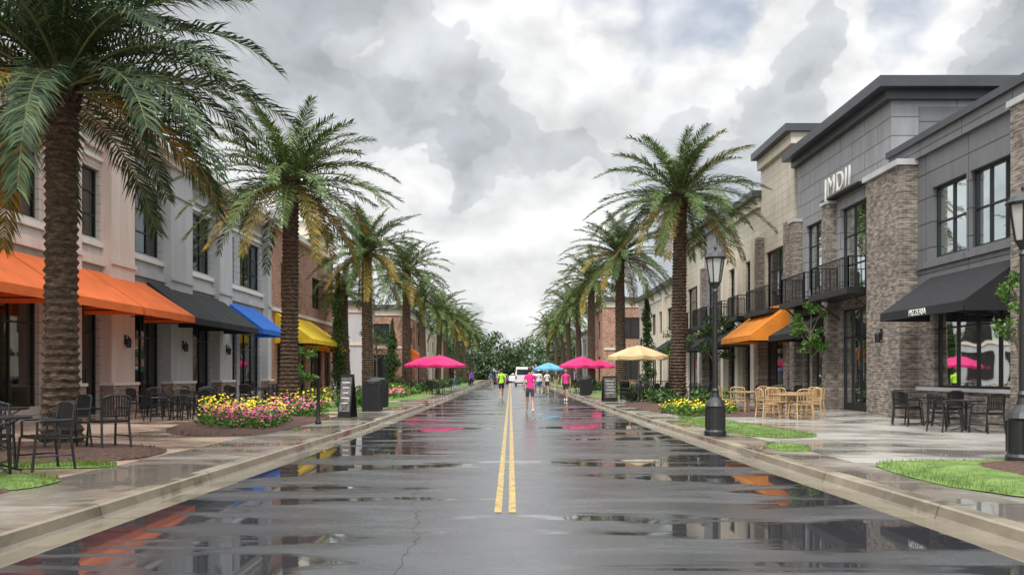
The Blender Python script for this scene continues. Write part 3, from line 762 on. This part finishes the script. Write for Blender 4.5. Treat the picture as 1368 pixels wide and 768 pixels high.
# ------------------------------------------------------------------ palms
def crown(seed,nf=48,L=3.9,leaf=.62,npair=40,w=.028,bend=1.25,low=-.75,yel=.14,hang=.35,droop=1.5):
    r=random.Random(seed); mb=MB(); V=Vector
    for i in range(nf):
        q=(i+.5)/nf; az=i*2.39996+r.uniform(-.25,.25)
        el=1.42+(low-1.42)*(q**.85)+r.uniform(-.14,.14)
        LL=L*(.74+.26*math.sin(min(1,q*1.3)*math.pi*.6))*r.uniform(.85,1.12)
        mi=1 if q>1-yel or r.random()<.02 else 0
        h=V((math.cos(az),math.sin(az),0)); side=V((-math.sin(az),math.cos(az),0))
        p=h*.12+V((0,0,r.uniform(-.15,.15)-q*.25)); n=12; pts=[p.copy()]; tans=[]
        bd=bend*r.uniform(.7,1.25)*(1-.35*max(0,-el)); tw=r.uniform(-.35,.35)
        for k in range(n):
            f=k/n; e_=el-bd*(f**droop)
            tdir=(h*math.cos(e_)+V((0,0,1))*math.sin(e_)+side*tw*f*.5).normalized()
            p=p+tdir*(LL/n); pts.append(p.copy()); tans.append(tdir)
        tans.append(tans[-1])
        mb.tube(pts,[.034*(1-j/n*.85) for j in range(n+1)],4,3,False)
        for j in range(npair):
            f=.08+.92*(j+r.uniform(0,.7))/npair; x=min(f,.999)*n; k=int(x); u=x-k
            P=pts[k].lerp(pts[k+1],u); T=tans[k].lerp(tans[min(n,k+1)],u).normalized()
            upv=side.cross(T).normalized()
            if upv.z<0 and abs(el)<1.4: upv=-upv
            ll=leaf*(math.sin(math.pi*(.18+.70*f))**.7)*r.uniform(.75,1.12)
            if f<.25: ll*=.5+f*2
            fw=.65+.75*f
            for s in (-1,1):
                d1=(side*s*1.0+T*fw*r.uniform(.8,1.2)+upv*r.uniform(-.05,.75)).normalized()
                d2=(d1+V((0,0,-1))*hang*r.uniform(.3,1.7)).normalized()
                m1=P+d1*ll*.5; tip=m1+d2*ll*.55
                wv=T.cross(d1).cross(d1).normalized()*w*.5
                if wv.length<1e-5: continue
                a=P-wv*.6; b_=P+wv*.6; c=m1+wv*1.2; d_=m1-wv*1.2
                mb.add([a,b_,c,d_,tip],[(0,1,2,3),(3,2,4)],mi)
    for i in range(60):
        az=i*2.39996; z=-.1-i*.012; hh=V((math.cos(az),math.sin(az),0)); rr=.22-.001*i
        mb.tube([hh*rr*.7+V((0,0,z-.15)),hh*(rr+.07)+V((0,0,z+.05)),hh*(rr+.18)+V((0,0,z+.22))],[.07,.055,.03],5,2)
    return mb
RACH=M('palm_rachis',(.15,.16,.055),.6,var=.2)
crA=crown(1,64,4.3,.72,84,.034,1.3,-.22,.04,.55,1.3).mesh('palm_crown_mesh_near',[PALM_N,PALM_Y,TRUNK,RACH])
crB=[crown(10+k,66,4.3,.62,60,.037,.95,-.60,.11,.42,1.35).mesh('palm_crown_mesh',[PALM_G,PALM_Y,TRUNK,RACH]) for k in range(3)]
crC=[crown(20+k,50,4.2,.66,32,.062,.95,-.58,.05,.38,1.35).mesh('palm_crown_mesh_far',[PALM_G,PALM_Y,TRUNK,RACH]) for k in range(3)]
def trunk(H,r0,seed,n=18,lean=0):
    """overlapping old leaf bases: every ring flares outward, staggered"""
    r=random.Random(seed); mb=MB(); rings=int(H/.075)
    for i in range(rings+1):
        z=H*i/rings; f=i/rings; rad=r0*(1.10-.26*f)+(r0*.35*math.exp(-z*2.5))+.06*math.exp(-(1-f)*H*1.1)
        off=lean*math.sin(f*1.6)
        for k in range(n):
            a=2*math.pi*k/n+(i//2%2)*math.pi/n
            stag=((k+(i//2))%2)
            rr=rad*(1+(.12 if (i%2==0) else -.07)*(.6+.6*stag)+r.uniform(-.045,.045))
            mb.v.append((off+rr*math.cos(a),rr*math.sin(a),z+r.uniform(-.012,.012)))
    for i in range(rings):
        for k in range(n):
            k2=(k+1)%n; mb.f.append((i*n+k,i*n+k2,(i+1)*n+k2,(i+1)*n+k)); mb.m.append(0)
    return mb
def palm(px,d,zc,me,sc=1,r0=.27,rz=0,seed=0,lean=0,bz=G):
    x=(px-CX)*d/F; e=empty('palm_tree',(x,d,bz)); H=zc-bz
    trunk(H,r0,seed,lean=lean).obj('trunk',[TRUNK],e)
    mkobj('crown',me,e,(lean*math.sin(1.6),0,H),rz,sc)
palm(82,15.6,6.9,crA,.95,.27,.4,1,0,.2)
palm(385,32.5,8.9,crB[0],.98,.31,1,2,.1)
palm(492,55,9.4,crB[1],.98,.34,2,3,-.1)
palm(543,70,9.9,crC[0],1.0,.34,3,4)
palm(905,41,10.1,crB[2],1.02,.34,.2,5,.12)
palm(830,60,9.9,crB[0],1.0,.34,4,6,-.1)
palm(790,80,10.3,crC[1],1.02,.34,2.2,7)
k=0
for d_,sx,xx in [(85,-1,-8.5),(99,-1,-8.4),(114,-1,-8.4),(130,-1,-8.2),(147,-1,-7.8),(166,-1,-7.6),(62,-1,-11.8),
                 (99,1,8.0),(114,1,8.0),(130,1,7.8),(147,1,7.8),(166,1,7.4)]:
    k+=1; palm(CX+xx*F/d_,d_,R.uniform(8.6,10.6) if d_!=62 else 7.5,crC[k%3],R.uniform(.85,1.08) if d_!=62 else .7,.32,R.uniform(0,6),30+k,R.uniform(-.4,.4))

def cypress(px,d,H,r=.7):
    x=(px-CX)*d/F; e=empty('cypress_tree',(x,d,G)); mb=MB()
    mb.tube([(0,0,0),(0,0,H*.9)],[.12,.03],8); mb.obj('trunk',[BARK],e)
    mb=MB()
    for i in range(60):
        f=(i+.5)/60; z=.4+f*(H-.5); rr=r*(1-f**2.2)*(.75+.25*math.sin(f*20)); a=R.uniform(0,6.28)
        foliage(mb,(math.cos(a)*rr*.4,math.sin(a)*rr*.4,z),(rr*.7+.05,rr*.7+.05,.4),80,.085)
    mb.obj('foliage',[LEAF],e)
cypress(452,57,8.4,.8); cypress(524,68,5.5,.8); cypress(864,62,7.6,.75)
def tree(x,y,H,cr,name='small_tree',mt=None,ls=.07,dens=1.0,cb=.4):
    e=empty(name,(x,y,G)); mb=MB()
    mb.tube([(0,0,0),(.03,0,H*.3),(0,.04,H*.6),(.02,0,H*.85)],[.012*H+.02,.010*H+.015,.03,.012],8)
    tips=[]
    for i in range(10):
        a=i*2.4; z=H*R.uniform(cb,.75); L=cr*R.uniform(.5,1)
        tp=(math.cos(a)*L,math.sin(a)*L,z+H*R.uniform(.08,.22)); tips.append(tp)
        mb.tube([(0,0,z),(tp[0]*.5,tp[1]*.5,z+(tp[2]-z)*.6),tp],[.0066*H+.01,.015,.006],5)
    tips.append((0,0,H*.92))
    mb.obj('trunk',[BARK],e)
    mb=MB()
    for tp in tips:
        for _ in range(3):
            c=(tp[0]+R.uniform(-.35,.35)*cr,tp[1]+R.uniform(-.35,.35)*cr,tp[2]+R.uniform(-.3,.25)*cr)
            s=cr*R.uniform(.22,.42); foliage(mb,c,(s,s,s*.8),int(45*dens),ls,shell=.6)
    mb.obj('foliage',[mt or LEAF],e)
tree(10.95,18.5,3.7,.5,mt=LEAF_B,ls=.045,dens=1.0)
tree(11.3,32.4,4.2,.6,mt=LEAF_B,ls=.055)
tree(10.6,45,4.4,.9); tree(10.4,53,4.5,1.0); tree(-10.3,42,2.7,.7,mt=LEAF_B,cb=.2); tree(-11.2,72,5.5,1.5)
# distant tree mass
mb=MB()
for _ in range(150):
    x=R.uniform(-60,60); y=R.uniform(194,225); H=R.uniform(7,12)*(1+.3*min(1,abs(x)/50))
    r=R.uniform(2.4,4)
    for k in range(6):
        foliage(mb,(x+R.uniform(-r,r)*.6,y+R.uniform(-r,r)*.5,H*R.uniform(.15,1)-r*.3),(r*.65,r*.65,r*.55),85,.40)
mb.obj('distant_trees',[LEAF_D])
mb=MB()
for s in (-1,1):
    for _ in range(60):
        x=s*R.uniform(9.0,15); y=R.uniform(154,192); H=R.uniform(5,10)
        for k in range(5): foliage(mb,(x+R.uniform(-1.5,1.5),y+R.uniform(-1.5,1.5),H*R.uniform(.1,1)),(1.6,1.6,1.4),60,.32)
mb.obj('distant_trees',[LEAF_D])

# ------------------------------------------------------------------ furniture
def chair_mesh(name,mt,slats=7,arms=True,fr=.016):
    mb=MB(); w_=.24; dp=.23; z=.45
    mb.box(-w_,w_,-dp,dp,z-.015,z+.01)
    for k in range(5): mb.box(-w_,w_,-dp+.02+k*.09,-dp+.07+k*.09,z+.012,z+.024)
    for x in (-w_,w_):
        mb.tube([(x,dp,z),(x*1.06,dp+.05,0)],fr,6); mb.tube([(x*1.06,-dp-.05,0),(x,-dp,z),(x,-dp-.05,z+.42)],fr,6)
        if arms: mb.tube([(x,dp-.02,z),(x,dp-.02,z+.21),(x,dp-.06,z+.23),(x,-dp-.03,z+.23)],fr*.9,6)
        mb.tube([(x,dp+.02,.2),(x,-dp-.02,.2)],fr*.6,5)
    mb.tube([(-w_,-dp-.05,z+.42),(-w_*.5,-dp-.06,z+.46),(w_*.5,-dp-.06,z+.46),(w_,-dp-.05,z+.42)],fr,6)
    mb.tube([(-w_,-dp-.015,z+.1),(w_,-dp-.015,z+.1)],fr*.7,5)
    for k in range(slats):
        x=-w_+2*w_*(k+1)/(slats+1); mb.box(x-.010,x+.010,-dp-.045,-dp-.03,z+.1,z+.45)
    return mb.mesh(name,[mt])
def table_mesh(name,mt,r=.42,square=False):
    mb=MB()
    if square: mb.box(-r,r,-r,r,.72,.75); mb.box(-r+.04,r-.04,-r+.04,r-.04,.68,.718)
    else: mb.lathe(0,0,[(r-.02,.715),(r,.725),(r,.745),(r-.01,.75)],28)
    mb.tube([(0,0,.02),(0,0,.715)],.03,10)
    for k in range(4):
        a=k*math.pi/2+.78; mb.tube([(math.cos(a)*.03,math.sin(a)*.03,.12),(math.cos(a)*.2,math.sin(a)*.2,.06),(math.cos(a)*.33,math.sin(a)*.33,.012)],.016,6)
        mb.tube([(math.cos(a)*.03,math.sin(a)*.03,.55),(math.cos(a)*.3,math.sin(a)*.3,.71)],.01,5)
    return mb.mesh(name,[mt])
ch_b=chair_mesh('metal_chair',BLACK,9,True,.02); ch_w=chair_mesh('wood_chair',WOODT,4,False,.022)
tb_b=table_mesh('metal_table',BLACK); tb_w=table_mesh('wood_table',WOODT,.45,True)
def cafe(x,y,angs,wood=False,z=.128,rz=0,dist=.62):
    mkobj('cafe_table',tb_w if wood else tb_b,None,(x,y,z),rz)
    for a in angs:
        mkobj('cafe_chair',ch_w if wood else ch_b,None,(x+math.cos(a)*dist,y+math.sin(a)*dist,z),a+math.pi/2)
cafe(-6.75,11.3,[2.2,-1.3,.9],rz=.2,z=.19)
cafe(-8.3,14.0,[],z=.2)
for p in ((-7.5,14.6,2.5),(-7.0,15.0,.9)): mkobj('cafe_chair',ch_b,None,(p[0],p[1],.22),p[2])
for x,y in ((-9.9,25.6),(-11.3,27.5),(-10.4,29.6),(-11.6,33),(-10.8,36.5),(-11.4,40)):
    a=R.uniform(0,3); cafe(x,y,[a,a+2.1,a+4.2],z=.123)
cafe(8.6,26.6,[.2,1.8,3.3,4.9],True,.123,.3,.7); cafe(9.6,28.9,[.6,2.2,3.8,5.2],True,.123,.1,.7); cafe(8.3,30.5,[.6,2.5,4.2],True,.123,.1,.7)
cafe(11.2,23.1,[.3,2.0,3.5,5.0],z=.123,dist=.68); cafe(10.9,20.6,[3.4,5.0],z=.123)
cafe(10.8,34.6,[.3,2.4,4.4],z=.123); cafe(7.6,46,[.3,2.4,4.4],z=.123); cafe(9.5,44,[.3,2.4,4.4],z=.123)
LENS=M('lamp_glass_frosted',(.42,.42,.40),.15,var=.15)
def lamp(x,y,H=4.1,z=G):
    e=empty('street_lamp',(x,y,z)); mb=MB()
    prof=[(.24,0),(.24,.10),(.215,.14),(.21,.62),(.235,.66),(.19,.74),(.10,.85),(.075,.95),(.085,1.0),(.06,1.05),(.05,H-.95),(.07,H-.92),(.045,H-.86),(.10,H-.76),(.12,H-.72)]
    mb.lathe(0,0,prof,16)
    for k in range(12):
        a=k*math.pi/6; mb.box(math.cos(a)*.212-.012,math.cos(a)*.212+.012,math.sin(a)*.212-.012,math.sin(a)*.212+.012,.16,.62)
    mb.lathe(0,0,[(.23,H-.20),(.24,H-.17),(.16,H-.08),(.07,H-.02),(.03,H),(.035,H+.05),(.008,H+.12)],12)
    for k in range(6):
        a=k*math.pi/3; mb.tube([(math.cos(a)*.12,math.sin(a)*.12,H-.72),(math.cos(a)*.20,math.sin(a)*.20,H-.19)],.014,5)
    mb.tube([(-.28,0,H-1.25),(.28,0,H-1.25)],.012,6)
    mb.obj('post',[BLACK],e)
    mb=MB(); mb.lathe(0,0,[(.105,H-.715),(.185,H-.205)],6); mb.obj('lantern_glass',[LENS],e)
lamp(4.52,19.0,4.1); lamp(7.45,12.5,3.95,z=.2); lamp(-5.2,110,4.6)
mb=MB(); h=1.3; mb.lathe(0,0,[(.09,0),(.09,.05),(.05,.1),(.045,h-.12),(.07,h-.1),(.06,h-.03),(.02,h)],12); mb.obj('bollard',[BLACK],None,True,(-5.25,23.5,G))
def bin_(x,y,h=1.05,w_=.3,name='trash_can'):
    e=empty(name,(x,y,G)); mb=MB()
    mb.box(-w_+.03,w_-.03,-w_+.03,w_-.03,.06,h-.16); mb.box(-w_,w_,-w_,w_,0,.06); mb.box(-w_,w_,-w_,w_,h-.16,h-.12)
    for x_ in (-w_+.03,w_-.03):
        for y_ in (-w_+.03,w_-.03): mb.box(x_-.03,x_+.03,y_-.03,y_+.03,.06,h-.16)
    for k in range(7):
        q=-w_+.08+k*(2*w_-.16)/6
        mb.box(q-.012,q+.012,-w_+.005,-w_+.03,.08,h-.18); mb.box(-w_+.005,-w_+.03,q-.012,q+.012,.08,h-.18); mb.box(w_-.03,w_-.005,q-.012,q+.012,.08,h-.18)
    mb.lathe(0,0,[(w_*.95,h-.12),(w_*.9,h-.05),(w_*.55,h),(.05,h+.02)],16)
    mb.obj('bin_body',[BLACK],e)
bin_(-5.05,31.5,1.15,.33); bin_(-5.3,34.5,1.2,.36); bin_(-6.0,38,1.2,.38); bin_(2.9+1.8,54,1.1,.33); bin_(5.0,57,1.2,.38)
PAPER=M('poster_paper',(.06,.06,.065),.5,var=.6,vs=9,col2=(.16,.15,.14))
def aframe(x,y,h=1.2,w_=.32,rz=0):
    e=empty('sandwich_board_sign',(x,y,G),rz); mb=MB()
    for s in (-1,1):
        b0=Vector((0,s*.25,0)); tp=Vector((0,s*.03,h))
        a=[(-w_,b0.y,0),(w_,b0.y,0),(w_,tp.y,h),(-w_,tp.y,h)]; o=[(p[0],p[1]-s*.03,p[2]) for p in a]
        mb.add(a+o,[(0,1,2,3),(7,6,5,4),(0,4,5,1),(1,5,6,2),(2,6,7,3),(3,7,4,0)],0)
        q=.82; f=lambda zz:b0.y+(tp.y-b0.y)*zz/h+s*.006
        mb.add([(-w_*q,f(.18),.18),(w_*q,f(.18),.18),(w_*q,f(h*.93),h*.93),(-w_*q,f(h*.93),h*.93)],[(0,1,2,3)],1)
        for k in range(5):
            z0=h*(.80-.12*k); ww=w_*(.6-.08*(k%3))
            mb.add([(-ww,f(z0)+s*.004,z0),(ww,f(z0)+s*.004,z0),(ww,f(z0+.03)+s*.004,z0+.03),(-ww,f(z0+.03)+s*.004,z0+.03)],[(0,1,2,3)],2)
    mb.obj('panels',[BLACK,PAPER,TRIMW],e)
aframe(-5.15,27.2,1.35,.22,-.3); aframe(4.95,43,1.25,.36,.15)
POLE=M('pole_metal',(.35,.34,.32),.4,.6)
def umbrella(px,d,ztop,rad,fab,drop=.45,side=8):
    x=(px-CX)*d/F; e=empty('patio_umbrella',(x,d,G)); zt=ztop-G; mb=MB(); n=side; st=5
    for k in range(n):
        a=2*math.pi*k/n; b_=2*math.pi*(k+1)/n
        for j in range(st):
            f0=j/st; f1=(j+1)/st; z=lambda f:zt-drop*(f**1.25)
            for (g0,g1) in ((0,.5),(.5,1)):
                def pt(f,g):
                    sag=1-.07*math.sin(math.pi*g)
                    c=Vector((math.cos(a),math.sin(a)))*(1-g)+Vector((math.cos(b_),math.sin(b_)))*g
                    return (c.x*rad*f*sag,c.y*rad*f*sag,z(f)-.06*math.sin(math.pi*g)*f)
                if j==0: mb.tri((0,0,zt),pt(f1,g0),pt(f1,g1))
                else: mb.quad(pt(f0,g0),pt(f1,g0),pt(f1,g1),pt(f0,g1))
                if j==st-1:
                    p=pt(1,g0); q=pt(1,g1); mb.quad(p,(p[0],p[1],p[2]-.16),(q[0],q[1],q[2]-.16),q)
    mb.obj('canopy',[FAB[fab]],e)
    mb=MB(); mb.tube([(0,0,.05),(0,0,zt+.08)],.025,8)
    for k in range(n):
        a=2*math.pi*k/n; mb.tube([(0,0,zt-.03),(math.cos(a)*rad*.98,math.sin(a)*rad*.98,zt-drop-.02)],.008,4)
        mb.tube([(0,0,zt-drop-.3),(math.cos(a)*rad*.5,math.sin(a)*rad*.5,zt-drop*.42-.04)],.007,4)
    mb.lathe(0,0,[(.28,0),(.28,.05),(.06,.09),(.04,.3)],16); mb.obj('pole',[POLE],e)
umbrella(587,58,2.75,1.75,'pink',.65); umbrella(568,66,2.8,1.6,'pink',.6); umbrella(777,62,2.75,1.6,'pink',.65); umbrella(853,41,2.85,1.45,'tan',.5)
umbrella(733,74,2.45,1.3,'teal',.5); umbrella(800,80,2.8,1.5,'pink',.6)
cafe((587-CX)*58/F,57,[.3,2.4,4.4]); cafe((853-CX)*41/F,40.6,[.3,2.4,4.4]); cafe((777-CX)*62/F,61,[.3,2.4,4.4])
mb=MB()
for (xa,ya,xb,yb) in ((6.0,43.8,8.6,43.8),(6.0,43.8,6.0,47)):
    L=math.hypot(xb-xa,yb-ya); n=int(L/.12)
    for k in range(n+1):
        q=k/n; x=xa+(xb-xa)*q; y=ya+(yb-ya)*q; r=.03 if k in (0,n) else .01; mb.box(x-r,x+r,y-r,y+r,G,G+1)
    for z in (.15,1.0): mb.tube([(xa,ya,G+z),(xb,yb,G+z)],.02,6)
mb.obj('cafe_fence',[BLACK])

# vehicles at the end ------------------------------------------------
PAINTW=M('car_paint_white',(.78,.78,.78),.25,var=.04); PAINTD=M('car_paint_dark',(.05,.06,.08),.25,var=.05); TYRE=M('tyre',(.02,.02,.02),.8)
RED=M('tail_lamp_red',(.5,.01,.01),.3); CGL=M('car_glass_dark',(.015,.018,.02),.06); PLATE=M('number_plate',(.7,.7,.68),.4)
def vehicle(name,x,y,w_,L,H,prof,paint,rz=0):
    e=empty(name,(x,y,.0),rz); mb=MB(); n=len(prof); hw=w_/2
    def xin(z): return hw*(1-.13*max(0,(z-H*.52)/(H*.48)))
    for s in (-1,1):
        mb.add([(s*xin(z),yy,z) for yy,z in prof],[tuple(range(n)) if s<0 else tuple(reversed(range(n)))],0)
    for i in range(n):
        a=prof[i]; b_=prof[(i+1)%n]; mb.quad((-xin(a[1]),a[0],a[1]),(-xin(b_[1]),b_[0],b_[1]),(xin(b_[1]),b_[0],b_[1]),(xin(a[1]),a[0],a[1]),0)
    mb.obj('body',[paint],e)
    mb=MB()
    for yy in (-L*.32,L*.31):
        for s in (-1,1): mb.tube([(s*(hw-.22),yy,.34),(s*(hw+.01),yy,.34)],.34,18,0); mb.tube([(s*(hw+.0),yy,.34),(s*(hw+.02),yy,.34)],.19,12,1)
    mb.obj('wheels',[TYRE,POLE],e)
    mb=MB(); yb=-L/2-.012
    mb.box(-xin(H*.6)*.82,xin(H*.9)*.82,yb,yb+.02,H*.58,H*.86,0)
    for s in (-1,1):
        mb.box(s*(hw+.006)*.93,s*(hw-.03)*.90,-L*.3,L*.22,H*.62,H*.84,0)
        mb.box(s*(hw-.03),s*(hw-.2),yb-.005,yb+.03,H*.36,H*.52,1)
        mb.box(s*(hw),s*(hw+.16),L*.24,L*.27,H*.58,H*.68,2)
    mb.box(-.26,.26,yb-.01,yb+.03,.5,.62,3); mb.box(-hw,hw,yb-.05,yb+.05,.3,.44,2)
    mb.obj('windows_and_lights',[CGL,RED,TYRE,PLATE],e)
vehicle('white_van',1.6,108,2.05,5.2,2.35,[(-2.6,.35),(-2.6,1.5),(-2.5,2.3),(1.0,2.35),(1.7,1.45),(2.5,1.15),(2.6,.35)],PAINTW)
vehicle('parked_car',3.4,122,1.85,4.4,1.5,[(-2.2,.3),(-2.2,.85),(-1.7,.95),(-1.1,1.45),(.4,1.5),(1.2,.95),(2.1,.8),(2.2,.3)],PAINTW,.1)
vehicle('parked_car',-1.4,126,1.85,4.4,1.5,[(-2.2,.3),(-2.2,.85),(-1.7,.95),(-1.1,1.45),(.4,1.5),(1.2,.95),(2.1,.8),(2.2,.3)],PAINTD,.1)
vehicle('parked_car',1.0,140,1.85,4.4,1.6,[(-2.2,.3),(-2.2,1.0),(-1.9,1.55),(.4,1.6),(1.2,1.0),(2.1,.85),(2.2,.3)],PAINTW,1.3)

# ------------------------------------------------------------------ people
SKIN=M('skin',(.50,.28,.19),.55,var=.06)
HAIR=M('hair_brown',(.05,.028,.015),.5,var=.3,vs=20); HAIRB=M('hair_blond',(.35,.22,.10),.5,var=.3,vs=20)
CL={n:M('cloth_'+n,c,.85,var=.12,vs=6,bump=.3,bs=12) for n,c in (('pink',(.85,.03,.25)),('lime',(.45,.80,.03)),('white',(.7,.7,.7)),('black',(.02,.02,.025)),('blue',(.04,.12,.4)),('grey',(.06,.06,.075)),('purple',(.22,.04,.5)),('khaki',(.35,.28,.18)))}
LIP=M('lips',(.4,.12,.1),.5); EYE=M('eye_dark',(.02,.02,.02),.2)
def person(px,d,h,shirt,short,hair=HAIR,skin=SKIN,rz=0,ph=1,hat=None,z=0,longp=False,name='pedestrian'):
    x=(px-CX)*d/F; e=empty(name,(x,d,z),rz,h/1.72)
    s=ph
    J={'pel':(0,0,.95,.125),'sp':(0,.0,1.10,.112),'ch':(0,.0,1.29,.135),'nk0':(0,-.005,1.44,.065),'nk1':(0,.005,1.53,.052),
       'hL':(-.085,0,.88,.092),'hR':(.085,0,.88,.092),
       'sL':(-.165,0,1.385,.062),'sR':(.165,0,1.385,.062),
       'eL':(-.225,-.03-.07*s,1.12,.042),'eR':(.225,-.03+.07*s,1.12,.042),
       'wL':(-.225,.05-.12*s,.87,.028),'wR':(.225,.05+.12*s,.87,.028)}
    def leg(sd,f):
        if f>0: return {'k'+sd:(.092,.12,.49,.056),'a'+sd:(.088,.19,.085,.036),'t'+sd:(.095,.36,.035,.033)}
        return {'k'+sd:(.092,.0,.48,.056),'a'+sd:(.088,-.22,.12,.036),'t'+sd:(.095,-.09,.035,.033)}
    for sd,f in (('L',s),('R',-s)):
        for k_,v in leg(sd,f).items(): J[k_]=((-v[0] if sd=='L' else v[0]),v[1],v[2],v[3])
    keys=list(J); idx={k_:i for i,k_ in enumerate(keys)}
    bones=[('pel','sp','shirt'),('sp','ch','shirt'),('ch','nk0','shirt'),('nk0','nk1','skin'),('pel','hL','short'),('pel','hR','short'),
           ('ch','sL','shirt'),('ch','sR','shirt'),('sL','eL','sleeve'),('sR','eR','sleeve'),('eL','wL','skin'),('eR','wR','skin'),
           ('hL','kL','thigh'),('hR','kR','thigh'),('kL','aL','calf'),('kR','aR','calf'),('aL','tL','shoe'),('aR','tR','shoe')]
    me=bpy.data.meshes.new('body_skel'); me.from_pydata([J[k_][:3] for k_ in keys],[(idx[a],idx[b_]) for a,b_,_ in bones],[])
    o=bpy.data.objects.new('tmp',me); COL.objects.link(o)
    sk=o.modifiers.new('s','SKIN'); sk.use_smooth_shade=True
    for i,k_ in enumerate(keys):
        r_=J[k_][3]; sv=me.skin_vertices[0].data[i]; ry=r_*(.72 if k_ in('pel','sp','ch') else 1); sv.radius=(r_*(1.15 if k_ in ('ch','pel') else 1),ry); sv.use_root=(k_=='pel')
    ss=o.modifiers.new('u','SUBSURF'); ss.levels=2; ss.render_levels=2
    dg=bpy.context.evaluated_depsgraph_get(); me2=bpy.data.meshes.new_from_object(o.evaluated_get(dg)); bpy.data.objects.remove(o)
    me2.name='body'
    me2.materials.clear()
    for mt in (skin,CL[shirt],CL[short],CL['white']): me2.materials.append(mt)
    for p in me2.polygons:
        c=p.center; best=9;lab='';tt=0
        for a,b_,l in bones:
            A=Vector(J[a][:3]);B_=Vector(J[b_][:3]); ab=B_-A; q=max(0,min(1,(c-A).dot(ab)/ab.length_squared)); dd=(A+ab*q-c).length-(J[a][3]*(1-q)+J[b_][3]*q)
            if dd<best: best=dd;lab=l;tt=q
        mi=0
        if lab=='shirt': mi=1 if c.z>.94 else 2
        elif lab=='short': mi=2 if c.z<.94 else 1
        elif lab=='thigh': mi=2 if (tt<.62 or longp) else 0
        elif lab=='sleeve': mi=1 if tt<.55 else 0
        elif lab=='calf': mi=2 if longp else (3 if tt>.88 else 0)
        elif lab=='shoe': mi=3
        if c.z>1.455 and abs(c.x)<.09: mi=0
        p.material_index=mi; p.use_smooth=True
    mkobj('body',me2,e)
    bm=bmesh.new(); bmesh.ops.create_uvsphere(bm,u_segments=20,v_segments=14,radius=1)
    for v in bm.verts:
        c=v.co; k_=1-.28*max(0,-c.z)
        v.co=Vector((c.x*.076*k_,c.y*.094*(1-.12*max(0,-c.z)),c.z*.118+1.605)); v.co.y+=.02
    hm=bpy.data.meshes.new('head'); bm.to_mesh(hm); bm.free(); hm.materials.append(skin)
    for p in hm.polygons: p.use_smooth=True
    mkobj('head',hm,e)
    mb=MB(); mb.add([(-.014,.108,1.585),(.014,.108,1.585),(0,.14,1.582),(0,.11,1.63)],[(0,1,2),(1,3,2),(0,2,3)],0)
    for q in (-1,1):
        mb.lathe(q*.03,.105,[(.002,1.607),(.010,1.612),(.002,1.62)],8,1); mb.tube([(q*.074,.02,1.58),(q*.086,.01,1.605),(q*.078,.01,1.63)],[.008,.014,.008],6,0)
    mb.box(-.022,.022,.10,.112,1.548,1.556,2)
    mb.obj('face',[skin,EYE,LIP],e)
    bm=bmesh.new(); bmesh.ops.create_uvsphere(bm,u_segments=20,v_segments=14,radius=1)
    for v in bm.verts:
        c=v.co; v.co=Vector((c.x*.086,c.y*.104+.012,c.z*.122+1.618))
    bmesh.ops.delete(bm,geom=[v for v in bm.verts if (v.co.z<1.62 and v.co.y>.03) or v.co.z<1.53 or (v.co.y>.085 and v.co.z<1.66)],context='VERTS')
    hm=bpy.data.meshes.new('hair'); bm.to_mesh(hm); bm.free(); hm.materials.append(hair)
    for p in hm.polygons: p.use_smooth=True
    mkobj('hair',hm,e)
    if hair is HAIRB or shirt=='pink':
        mb=MB(); mb.tube([(0,-.08,1.66),(0,-.125,1.64),(0,-.13,1.56),(0,-.11,1.48)],[.02,.03,.028,.008],8); mb.obj('ponytail',[hair],e,True)
    if hat:
        mb=MB(); mb.lathe(0,.015,[(.092,1.655),(.095,1.69),(.08,1.73),(.04,1.75)],14); mb.add([(-.07,.08,1.66),(.07,.08,1.66),(.05,.18,1.65),(-.05,.18,1.65)],[(0,1,2,3)]); mb.obj('cap',[CL[hat]],e,True)
    mb=MB()
    for sd in ('L','R'):
        q=-1 if sd=='L' else 1; W=Vector(J['w'+sd][:3]); E=Vector(J['e'+sd][:3]); dr=(W-E).normalized(); fwd=Vector((0,1,0))
        fwd=(fwd-dr*fwd.dot(dr)).normalized(); inn=Vector((-q,0,0))
        mb.tube([W-dr*.03,W+dr*.03,W+dr*.085],[.024,.03,.026],8)
        for k_ in range(4):
            b0=W+dr*.075+fwd*(-.026+.0175*k_); l=(.058,.07,.074,.066)[k_]
            mb.tube([b0,b0+dr*l*.5+inn*.006,b0+dr*l*.85+inn*.022],[.0095,.0085,.006],6)
        b0=W+dr*.025+fwd*.025; mb.tube([b0,b0+fwd*.025+dr*.025+inn*.008,b0+fwd*.03+dr*.055+inn*.016],[.011,.010,.007],6)
    mb.obj('hands',[skin],e,True)
person(708,32.5,1.76,'pink','grey',HAIR,rz=.1,ph=1)
person(670,50,1.78,'lime','black',rz=.2,ph=-1)
person(756,47,1.76,'pink','black',rz=2.9,ph=1)
person(720,62,1.76,'white','blue',rz=.1,ph=-1,hat='white')
person(731,64,1.72,'white','black',HAIRB,rz=-.1,ph=1)
person(743,80,1.75,'grey','khaki',rz=3,ph=-1)
person(656,88,1.72,'blue','khaki',rz=.2,ph=1)
person(768,70,1.7,'blue','black',rz=1,ph=1,z=.13)
person(630,88,1.7,'purple','black',rz=.2,ph=1,z=.13,longp=True)
person(608,80,1.7,'black','blue',rz=1.2,ph=1,z=.13,longp=True)
